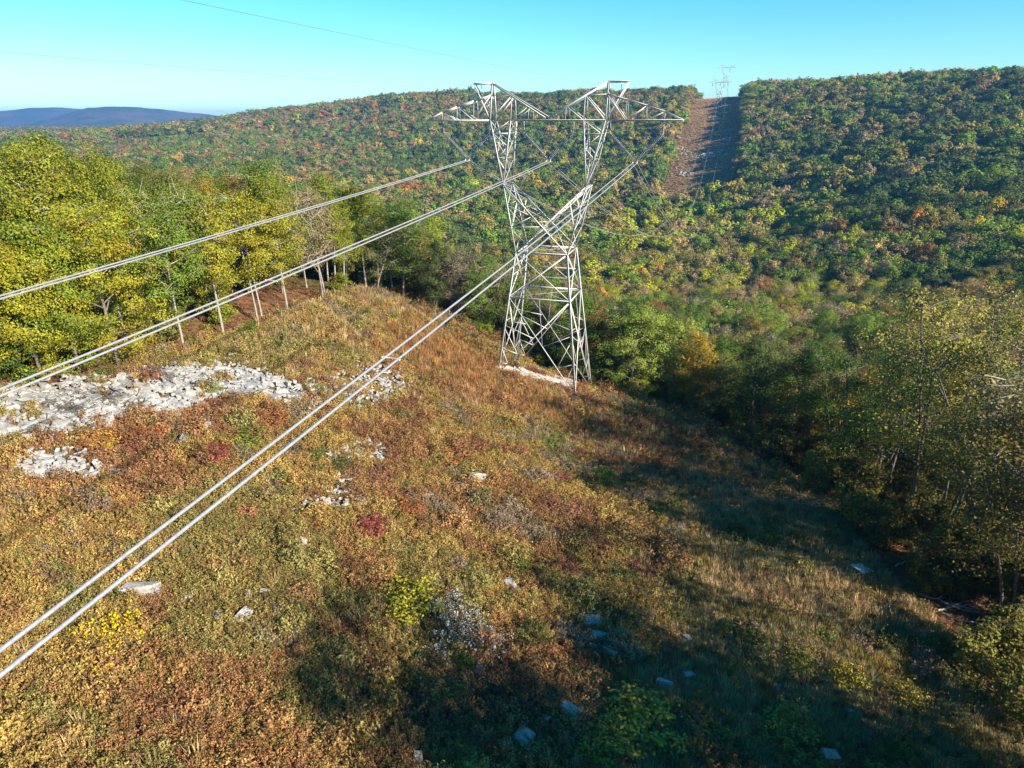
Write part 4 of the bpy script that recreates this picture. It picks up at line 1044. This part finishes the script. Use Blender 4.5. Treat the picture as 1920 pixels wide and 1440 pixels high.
# ------------------------------------------------------------------ heath and grass
def tuft(seed, r, h, n, leaf, style, mat):
    rng = np.random.default_rng(seed)
    if style == 'blade':
        a = rng.uniform(0, 6.28, n); q = np.sqrt(rng.random(n)) * r; b = np.stack([np.cos(a) * q, np.sin(a) * q, np.zeros(n)], 1)
        lean = np.stack([np.cos(a), np.sin(a), np.zeros(n)], 1) * rng.uniform(.05, .5, n)[:, None] * h + rng.normal(0, .08, (n, 3)); L = h * rng.uniform(.55, 1.15, n)
        tip = b + lean; tip[:, 2] = L; mid = b + lean * .35; mid[:, 2] = L * .6
        w = np.cross(lean + 1e-3, [0, 0, 1.0]); w /= np.linalg.norm(w, axis=1)[:, None] + 1e-9; w *= leaf * .5
        V = np.stack([b - w, b + w, mid + w * .9, mid - w * .9, tip], 1).reshape(-1, 3); k = np.arange(n) * 5
        me = mesh_np("tuft", V, np.stack([k, k + 1, k + 2, k + 3], 1), np.stack([k + 3, k + 2, k + 4], 1), mat)
        a1, a2 = rng.random(n), rng.random(n); fattr(me, "leaf_random", np.concatenate([a1, a1])); fattr(me, "leaf_random_two", np.concatenate([a2, a2])); return me
    ns = max(5, n // 16)
    a = rng.uniform(0, 6.28, ns); q = np.sqrt(rng.random(ns)) * r; tz = h * np.sqrt(np.clip(1 - (q / (r * 1.12)) ** 2, .06, 1)) * rng.uniform(.72, 1.18, ns)
    tip = np.stack([np.cos(a) * q, np.sin(a) * q, tz], 1)
    k = rng.integers(0, ns, n); t = rng.uniform(.35, 1.05, n)[:, None]
    C = tip[k] * np.concatenate([.35 + .65 * t, .35 + .65 * t, t], 1) + rng.normal(0, .1 * r, (n, 3)) * np.array([1, 1, .6]); C[:, 2] = np.maximum(C[:, 2], .02)
    N_ = rng.normal(0, .6, (n, 3)) + np.array([0, 0, .5]) + tip[k] * .5
    V, F = leaf_cards(C, N_, leaf, rng, .55)
    return leaf_mesh("tuft", V, F, rng, mat, rng.random(ns)[k])
TUFTS = [tuft(400 + i, .46, .42 + .07 * (i % 3), 200, .085, 'dome', M['heath']) for i in range(4)] + [tuft(410 + i, .28, .5 + .08 * i, 45, .03, 'blade', M['grass']) for i in range(3)] + [tuft(420 + i, .85, .95, 520, .12, 'dome', M['heath']) for i in range(3)]
HC = {'gold': (.42, .27, .075), 'olive': (.29, .225, .065), 'rust': (.34, .16, .07), 'red': (.27, .10, .065), 'straw': (.50, .36, .18), 'green': (.17, .185, .045), 'grey': (.27, .20, .14), 'orange': (.42, .20, .075), 'pale': (.36, .31, .15)}
def heath():
    rng = np.random.default_rng(31); X, Y = [], []
    for s, r0, r1 in ((.36, 0, 42), (.46, 42, 70), (.62, 70, 120)):
        x, y = grid_pts(-62, 62, 2, 118, s, rng); r = np.hypot(x, y); z = -25.0
        az = np.degrees(np.arctan2(x, y)); k = (r >= r0) & (r < r1) & ((np.abs(az) < 50) | (r < 20))
        X.append(x[k]); Y.append(y[k])
    X, Y = np.concatenate(X), np.concatenate(Y)
    k = field_mask(X, Y); X, Y = X[k], Y[k]
    f12 = fbm(X, Y, 2.6, 12); drop = np.zeros(len(X), bool)
    for wi, wp in enumerate(OUTW): drop |= in_poly(X, Y, wp) & (f12 < (.69 if wi in (0, 2, 5) else .56))
    for bx, by, s in OUTS: drop |= (X - bx) ** 2 + (Y - by) ** 2 < (s * .75) ** 2
    X, Y = X[~drop], Y[~drop]; n = len(X); u, v = UV(X, Y); R = np.hypot(X, Y)
    a = fbm(X, Y, 9, 101); b = fbm(X, Y, 5, 111); c = fbm(X, Y, 3.4, 121); e = fbm(X, Y, 14, 131); q = rng.random(n)
    # kinds of cover
    strip = sstep(14, 22, u + (a - .5) * 16) * sstep(-8, -26, v) * (b > .30)
    towerg = np.exp(-((u + 11) / 9) ** 2 - ((v + 7) / 9) ** 2) + .8 * np.exp(-((u - 2) / 10) ** 2 - ((v + 14) / 5) ** 2)
    upper = sstep(-40, -10, v) * sstep(-8, -20, u)
    g = (q < strip * .92) | (q < towerg * .9) | ((e > .60) & (q < .03)) | (q < upper * .30)
    col = np.empty((n, 3)); col[:] = HC['gold']
    low = sstep(-44, -58, v + (a - .5) * 10)             # lower left: golden brown
    def put(m, name): col[m] = HC[name]
    put(a < .37, 'olive'); put((a > .46) & (b > .56), 'rust'); put((b < .30), 'green'); put((c > .66) & (a > .40), 'red'); put((c < .33), 'grey')
    lowm = (low > .5) & (rng.random(n) < .8); put(lowm, 'gold'); put(lowm & (b > .52), 'orange'); put(lowm & (c > .60), 'rust'); put(lowm & (a < .33), 'olive')
    put((rng.random(n) < .05), 'green'); put(rng.random(n) < .06, 'rust')
    put(g, 'straw'); put(g & (towerg > .3), 'orange'); put(g & (strip > .4) & (b < .5), 'pale'); put(g & (strip > .4) & (c < .34), 'olive')
    which = np.where(g, rng.integers(4, 7, n), rng.integers(0, 4, n))
    big = (~g) & (rng.random(n) < .03) & (b > .35); which = np.where(big, rng.integers(7, 10, n), which)
    s = rng.uniform(.75, 1.3, n) * np.where(R > 70, 1.35, np.where(R > 42, 1.1, .92)) * np.where(g & (strip > .4), .8, 1)
    sc = np.stack([s, s, s * rng.uniform(.75, 1.35, n) * (.7 + .7 * e)], 1)
    col = col * .78 + np.array([.35, .285, .13]) * .22
    tint = col * rng.uniform(.66, 1.28, (n, 1)) * rng.uniform(.93, 1.07, (n, 3))
    Z = H(X, Y) - .03
    def go(msk, nm, lab, cat):
        ids = which[msk]; ks = sorted(set(ids.tolist()))
        scatter(nm, lab, cat, [TUFTS[k] for k in ks], np.searchsorted(ks, ids), np.stack([X, Y, Z], 1)[msk], np.stack([rng.normal(0, .08, n), rng.normal(0, .08, n), rng.uniform(0, 6.28, n)], 1)[msk], sc[msk], tint[msk])
    go(~g, "heath_shrubs", "low russet, golden and olive heath covering the hillside", "heath")
    go(g, "dry_grass", "dry straw-coloured grass between the heath and the wood", "grass")
heath()

# scrub and scree of the distant clearing
def far_clearing():
    rng = np.random.default_rng(41)
    u = rng.uniform(-40, 33, 9000); v = rng.uniform(540, 1130, 9000); x, y = XY(u, v); z = H(x, y)
    a = fbm(x, y, 40, 7); b = fbm(x, y, 16, 8)
    col = np.where((a > .6)[:, None], HC['orange'], HC['straw']); col = np.where((b > .62)[:, None], np.array(HC['gold']), col); col = np.where((b < .36)[:, None], HC['grey'], col) * .6 + np.array([.46, .30, .15])
    n = len(u); s = rng.uniform(2.2, 4.2, n)
    scatter("clearing_scrub", "orange-brown scrub of the mown strip on the far hill", "scrub", TUFTS[:4], rng.integers(0, 4, n), np.stack([x, y, z - .1], 1), np.stack([0 * u, 0 * u, rng.uniform(0, 6.28, n)], 1), np.stack([s, s, s * .45], 1), col * rng.uniform(.8, 1.2, (n, 1)))
    c1 = at(1312, 298); c2 = at(1345, 286); c3 = at(1372, 256)
    Q = []
    for p, q, k, w in ((c1, c2, 80, 3), (c2, c3, 60, 3), (at(1268, 280), c1, 30, 3), (at(1341, 222), at(1345, 222), 40, 3), (at(1336, 198), at(1362, 198), 60, 1.5), (at(1275, 330), at(1290, 322), 40, 3)):
        t = rng.random((k, 1)); Q.append(np.asarray(p)[None, :2] * (1 - t) + np.asarray(q)[None, :2] * t + rng.normal(0, w, (k, 2)) * np.array([1, 2.2]))
    Q = np.vstack(Q); n = len(Q); s = rng.uniform(.6, 1.7, n)
    scatter("scree", "pale scree crossing the distant clearing", "scree", ROCKS[:4], rng.integers(0, 4, n), np.stack([Q[:, 0], Q[:, 1], H(Q[:, 0], Q[:, 1]) + .5], 1), rng.uniform(0, 6.28, (n, 3)) * np.array([.05, .05, 1]), np.stack([s, s, s], 1), np.ones((n, 3)) * .5)
far_clearing()

# fallen leaves and dead fern on the floor of the wood
def litter():
    rng = np.random.default_rng(46); X, Y = grid_pts(-85, 85, 4, 125, .62, rng); u, v = UV(X, Y)
    el, er = edge_left(v), edge_right(v)
    k = (~field_mask(X, Y)) & (((u < el + 4) & (u > el - 26)) | ((u > er - 4) & (u < er + 22))) & (v < 25) & (np.abs(np.degrees(np.arctan2(X, Y))) < 46) & (rng.random(len(X)) < .8)
    X, Y = X[k], Y[k]; n = len(X); q = fbm(X, Y, 4, 19)
    c = np.array([(.30, .15, .07), (.36, .21, .10), (.22, .12, .06), (.20, .17, .06)])[np.clip((q * 6 - 1).astype(int) % 4, 0, 3)]
    s = rng.uniform(.7, 1.4, n)
    scatter("leaf_litter", "fallen leaves and dead fern under the wood edges", "leaf litter", TUFTS[:4], rng.integers(0, 4, n), np.stack([X, Y, H(X, Y) - .02], 1), np.stack([rng.normal(0, .1, n), rng.normal(0, .1, n), rng.uniform(0, 6.28, n)], 1), np.stack([s, s, s * rng.uniform(.2, .6, n)], 1), c * rng.uniform(.6, 1.3, (n, 1)))
litter()

# undergrowth along the wood edges
def undergrowth():
    rng = np.random.default_rng(51); X, Y = grid_pts(-90, 90, 0, 150, 2.6, rng)
    u, v = UV(X, Y); az = np.abs(np.degrees(np.arctan2(X, Y)))
    inf = field_mask(X, Y)
    edge = (~inf) & ((np.abs(u - edge_left(v)) < 9) & (v < 20) | ((u > edge_right(v) - 3) & (u < edge_right(v) + 16) & (v < 0)) | ((v > -14) & (v < 40) & (u > -34) & (u < 44)))
    k = edge & (az < 46) & ~((u > 15) & (v < -48)) & (rng.random(len(X)) < np.where(u < -20, np.where(v < -28, .62, .16), np.where(v > -12, .8, .42)))
    X, Y, u, v = X[k], Y[k], u[k], v[k]; n = len(X)
    c = np.array([PAL['yellow-green'], PAL['green'], PAL['olive'], PAL['russet'], PAL['golden']])[rng.choice(5, n, p=[.22, .28, .3, .12, .08])]
    c[(u < -20) & (rng.random(n) < .6)] = PAL['yellow-green']; c[(u > 15)] = np.array(PAL['olive']) * .9
    s = rng.uniform(.3, .75, n) * np.where((v > -12) & (u > -20), .85, 1.0)
    scatter("undergrowth", "leafy bushes and saplings along the wood edges", "undergrowth", [joined("forest_bush", *NEAR['bush0']), joined("forest_bush", *NEAR['bush1'])], rng.integers(0, 2, n),
            np.stack([X, Y, H(X, Y) - .1], 1), np.stack([0 * X, 0 * X, rng.uniform(0, 6.28, n)], 1), np.stack([s, s, s], 1), c * rng.uniform(.75, 1.2, (n, 1)))
undergrowth()

# ------------------------------------------------------------------ shrubs that stand out one by one
SHRUB = {}
def shrub_mesh(kind, i):
    key = (kind, i)
    if key not in SHRUB:
        if kind == 'bush': SHRUB[key] = tuft(500 + i, 1.0, 1.15, 1100, .12, 'dome', M['heath'])
        if kind == 'wispy': SHRUB[key] = tuft(520 + i, 1.0, 1.1, 420, .10, 'dome', M['heath'])
    return SHRUB[key]
sr = np.random.default_rng(9)
def stem_mesh(seed):
    rng = np.random.default_rng(seed); ps = []
    for k in range(12):
        a = rng.uniform(0, 6.28); e = np.array([math.cos(a) * .75, math.sin(a) * .75, rng.uniform(.5, 1.0)]) * rng.uniform(.6, 1)
        ps.append((np.stack([[0, 0, -.2], e * .5 + rng.normal(0, .05, 3), e]), np.array([.03, .02, .008])))
    V, F = tubes(ps, 4); return mesh_np("stems", V, F, None, M['bark'], True)
STEMS = [stem_mesh(600 + i) for i in range(3)]
def shrub(px, py, r, h, col, label, kind='bush', name="shrub"):
    p = at(px, py); o = empty(name, tuple(p), sr.uniform(0, 6.28)); o.scale = (r, r, h / 1.15)
    obj("stems", STEMS[int(sr.integers(0, 3))], o)
    c = obj("foliage", shrub_mesh(kind, int(sr.integers(0, 3))), o); c["tint"] = [float(q) for q in col]
    tag(o, label, "shrub", "shrubs in the heath")
G_, YG, RD, RU, GY, OR, DG = (.16, .22, .03), (.34, .31, .035), (.30, .075, .06), (.33, .13, .05), (.30, .24, .18), (.50, .24, .06), (.09, .11, .035)
for a in ((770, 1150, 1.9, 1.9, YG, "large yellow-green bush turning orange beside the white seed heads"), (975, 1070, .8, .9, G_, "bright green bush above the grey slab"), (905, 1100, 1.5, 1.6, (.26, .25, .07), "pale olive bush left of the grey slab", 'wispy'),
          (1130, 900, 1.3, 1.2, G_, "light green bush below the pylon, before dark red shrubs"), (690, 995, 1.6, .9, RD, "crimson shrub patch left of the flat white boulder"), (760, 960, 1.5, .9, RU, "red-brown shrub below the flat white boulder"),
          (395, 858, 1.6, .9, RD, "crimson shrub patch right of the small rock patch"), (455, 830, 2.0, .9, G_, "green low shrub above the crimson patch"), (270, 825, 1.7, .9, (.36, .12, .05), "brick-red dome shrub below the main slabs"),
          (500, 795, 1.8, 1.0, RU, "rusty shrub below the end of the slabs"), (185, 835, 1.5, 1.0, OR, "orange shrub above the small rock patch"), (200, 845, .7, .8, (.45, .36, .03), "small yellow shrub inside the orange one"),
          (640, 880, 1.0, 1.2, DG, "dark green shrub right of the lowest cables"), (660, 895, 1.2, 1.2, (.30, .15, .10), "pinkish brown shrub beside the dark green one", 'wispy'), (840, 860, 2.3, 1.1, (.33, .15, .06), "orange-brown heath mound mid slope"),
          (1060, 850, 1.3, 1.0, GY, "grey twiggy shrub high on the slope", 'wispy'), (1050, 900, 1.1, .9, RD, "dark red shrub left of the light green bush"), (400, 738, .9, .9, G_, "bright green shrub at the edge of the white slabs"),
          (520, 655, 1.0, 1.2, DG, "dark green juniper-like shrub in the brown grass"), (570, 690, 1.5, 1.2, (.27, .15, .09), "rounded brown shrub above the stones by the slabs"), (632, 658, .8, .9, DG, "small dark shrub below the fallen white log"),
          (465, 628, 1.2, 1.2, G_, "green shrub at the wood edge beside pale trunks"), (1250, 1050, 2.2, 1.7, (.33, .17, .07), "tall rust shrub thicket catching light beside the shade"), (1180, 1010, 1.8, 1.5, (.36, .21, .08), "amber shrub thicket above the shaded hollow"),
          (1080, 1030, 1.6, 1.5, (.17, .13, .05), "dark shrub clump at the shade's edge"), (1100, 1120, 1.1, 1.3, (.25, .22, .07), "olive shrub above the bluish slabs"), (1000, 1200, 1.2, 1.2, (.2, .2, .05), "mossy olive shrub left of the bluish slabs"),
          (1200, 1375, 2.2, 1.7, (.40, .33, .06), "yellow shrub mound lit inside the dark foreground"), (1130, 1420, 1.6, 1.3, (.26, .25, .05), "greenish shrub at the bottom under the yellow mound"), (1590, 1280, 1.2, 1.1, (.40, .31, .05), "yellowish shrub on the shaded lower slope"),
          (1690, 1310, 1.3, 1.1, (.36, .27, .05), "yellow-brown shrub right of the yellowish one"), (1500, 1250, 1.2, 1.1, (.27, .24, .05), "olive shrub by the shaded stones"), (1480, 1385, 1.6, 1.2, (.25, .23, .06), "olive shrub low in the shaded corner"),
          (870, 1255, .7, .8, G_, "small green shrub under the white seed heads"), (1240, 640, .01, .01, G_, ""),):
    if a[5]: shrub(*a)

def flower_patch(poly, name, label, petal, petal2, n, leafs, hmin, hmax, seed, size):
    """stems, leaves and flower heads of one patch"""
    rng = np.random.default_rng(seed); X, Y, wp = world_poly_pts(poly, .21, rng)
    k = rng.permutation(len(X)); k = k[fbm(X[k], Y[k], 1.3, seed, 2) > .44][:n]; X, Y = X[k] + rng.normal(0, .12, len(k)), Y[k] + rng.normal(0, .12, len(k)); n = len(X)
    out_ = rng.random(n) < .18; X[out_] += rng.normal(0, .9, out_.sum()); Y[out_] += rng.normal(0, .9, out_.sum()); Z = H(X, Y)
    cx, cy_ = X.mean(), Y.mean(); cz = h1(cx, cy_); hgt = rng.uniform(hmin, hmax, n)
    o = empty(name, (cx, cy_, cz)); tag(o, label, "wildflowers")
    B = np.stack([X - cx, Y - cy_, Z - cz], 1); Tp = B + np.stack([rng.normal(0, .08, n), rng.normal(0, .08, n), hgt], 1)
    V, F = tubes([(np.stack([B[i], Tp[i]]), np.array([.012, .008])) for i in range(n)], 3); st = obj("stems", mesh_np("stems", V, F, None, M['heath']), o); st["tint"] = [.2, .16, .06]
    m_ = n * 5; i = rng.integers(0, n, m_); C = B[i] + (Tp[i] - B[i]) * rng.uniform(.2, .9, (m_, 1)) + rng.normal(0, .07, (m_, 3)); V, F = leaf_cards(C, rng.normal(0, 1, (m_, 3)) + [0, 0, .6], .12, rng, .4)
    lf = obj("leaves", leaf_mesh("leaves", V, F, rng, M['heath']), o); lf["tint"] = list(leafs)
    m_ = n * 7; i = rng.integers(0, n, m_); C = Tp[i] + rng.normal(0, .075, (m_, 3)) * np.array([1, 1, 1.2]); V, F = leaf_cards(C, rng.normal(0, .8, (m_, 3)) + [0, 0, .8], size, rng, .8)
    fl = obj("flower_heads", leaf_mesh("flower_heads", V, F, rng, M['grass']), o); fl["tint"] = list(petal)
flower_patch([(800, 1150), (850, 1130), (900, 1165), (945, 1215), (925, 1255), (850, 1262), (800, 1245), (835, 1200)], "seed_head_patch", "patch of white fluffy seed heads beside the yellow-green bush", (.68, .64, .57), None, 330, (.22, .17, .09), .7, 1.2, 71, .075)
flower_patch([(140, 1195), (200, 1160), (265, 1175), (270, 1205), (225, 1240), (190, 1285), (160, 1260)], "yellow_flower_patch", "bright yellow flowering patch under the lowest cables", (.72, .50, .02), None, 420, (.34, .30, .05), .45, .85, 72, .105)

# ------------------------------------------------------------------ dead wood, tin sheet
def branch_mesh(seed, L, r, nb, spread=.5):
    rng = np.random.default_rng(seed); t = np.linspace(0, 1, 7)
    P = np.stack([(t - .5) * L, rng.normal(0, .03 * L, 7), .1 + rng.normal(0, .02 * L, 7)], 1); ps = [(P, r * (1.15 - t))]
    for k in range(nb):
        q = rng.uniform(.25, 1); c = np.array([np.interp(q, t, P[:, a]) for a in range(3)]); l = L * rng.uniform(.15, .4)
        d = np.array([rng.uniform(.3, 1), rng.normal(0, .8), rng.uniform(0, spread)]); d /= np.linalg.norm(d)
        ps.append((np.stack([c, c + d * l * .5 + rng.normal(0, .04 * l, 3), c + d * l]), np.array([r * .45, r * .3, r * .12])))
    V, F = tubes(ps, 5); return mesh_np("fallen_branch", V, F, None, M['dead_wood'], True)
def down(name, px, py, L, r, nb, rz, label, seed, spread=.5, cat="branch"):
    p = at(px, py); o = obj(name, branch_mesh(seed, L, r, nb, spread)); o.location = (p[0], p[1], p[2] + .12); o.rotation_mode = 'QUATERNION'; o.rotation_quaternion = slope_euler(p[0], p[1], rz, sr, .03)
    tag(o, label, cat, "dead wood on the ground")
down("fallen_log", 640, 592, 6.0, .13, 3, -.35, "long bleached fallen log at the top of the heath", 701, .2, "log")
down("fallen_log", 665, 560, 3.0, .10, 2, .2, "short pale log near the pale trunks", 702, .2, "log")
for j, (px, py, L, rz, lab) in enumerate(((1860, 1185, 6, -.6, "pale forked dead branch in the stick pile by the shaded wood"), (1830, 1150, 4.5, -.3, "dead branch crossing the top of the stick pile"), (1885, 1235, 5.5, -.9, "long dead branch running down from the stick pile"),
                                       (1740, 1125, 4, -.5, "twiggy dead branch left of the stick pile"), (1790, 1140, 3.5, .3, "short dead branch between the stick pile and trunks"), (1770, 1070, 4.5, 1.0, "dead branch leaning near the shaded trunks"),
                                       (1490, 948, 5, -.45, "pale dead branch lying along the shaded wood edge"), (1880, 1310, 3.5, -1.1, "dead branch low by the right edge of the photo"), (1700, 1060, 3.0, .5, "small dead branch behind the tin sheet"),
                                       (60, 780, 4, .4, "grey dead branch on the rocks at the left edge"), (190, 770, 4.5, .25, "dead branch lying across the white slabs"))):
    down("fallen_branch", px, py, L, .075, 8, rz, lab, 720 + j, .6)
def brush(px, py, rx, ry, n, label, seed):
    rng = np.random.default_rng(seed); p = at(px, py); ps = []
    for k in range(n):
        c = np.array([rng.normal(0, rx * .5), rng.normal(0, ry * .5), 0]); c[2] = h1(p[0] + c[0], p[1] + c[1]) - p[2] + rng.uniform(.05, .5)
        a = rng.normal(.3, .7); l = rng.uniform(.5, 1.5); d = np.array([math.cos(a), math.sin(a), rng.normal(.1, .25)]) * l
        ps.append((np.stack([c - d * .5, c + rng.normal(0, .08, 3), c + d * .5]), np.array([.022, .018, .008])))
    V, F = tubes(ps, 3); o = obj("brush_pile", mesh_np("brush_pile", V, F, None, M['bark'])); o.location = tuple(p); tag(o, label, "brush pile", "dry brush on the slabs")
brush(200, 752, 2.6, 1.2, 420, "grey tangle of dead twigs on the white slabs", 801)
brush(120, 772, 2.0, 1.0, 260, "smaller tangle of dead twigs at the slabs' lower left", 802)
brush(290, 706, 2.6, .8, 300, "dark dry brush along the top of the slabs under the wood", 803)
brush(1800, 1100, 2.6, 1.5, 320, "dry twig tangle at the foot of the shaded trunks", 804)
p = at(1613, 1075); nx_ = 22; xs = np.linspace(-.75, .75, nx_); zz = .045 * np.cos(np.arange(nx_) * math.pi / 1.5)
V = np.vstack([np.stack([xs, np.full(nx_, yy), zz + h_], 1) for yy, h_ in ((-.55, 0), (.55, 0), (.55, .015), (-.55, .015))])
F = [(r * nx_ + i, r * nx_ + i + 1, ((r + 1) % 4) * nx_ + i + 1, ((r + 1) % 4) * nx_ + i) for r in range(4) for i in range(nx_ - 1)]
o = obj("tin_sheet", mesh_np("tin_sheet", V, F, None, M['tin'])); o.location = (p[0], p[1], p[2] + .45); o.rotation_mode = 'QUATERNION'; o.rotation_quaternion = slope_euler(p[0], p[1], .5, sr, .22)
tag(o, "pale corrugated sheet lying in the shaded grass", "sheet")

# ------------------------------------------------------------------ air: a thin haze that blues the far ridge
def haze():
    x0, x1, y0, y1, z0, z1 = -7500, 3000, -600, 9500, -130.0, 128.0
    V = [(x, y, z) for z in (z0, z1) for y in (y0, y1) for x in (x0, x1)]
    F = [(0, 2, 3, 1), (4, 5, 7, 6), (0, 1, 5, 4), (2, 6, 7, 3), (0, 4, 6, 2), (1, 3, 7, 5)]
    m = bpy.data.materials.new("haze_air"); m.use_nodes = True; t = m.node_tree; t.nodes.remove(t.nodes["Principled BSDF"])
    pv = t.nodes.new("ShaderNodeVolumePrincipled"); pv.inputs["Color"].default_value = (.16, .46, 1, 1); pv.inputs["Density"].default_value = HAZE; pv.inputs["Anisotropy"].default_value = .2
    t.links.new(pv.outputs[0], t.nodes["Material Output"].inputs["Volume"])
    o = obj("haze", mesh_np("haze", V, F, None, m)); tag(o, "thin blue air haze over the valley", kind="stuff")
HAZE = 1.15e-4
haze()
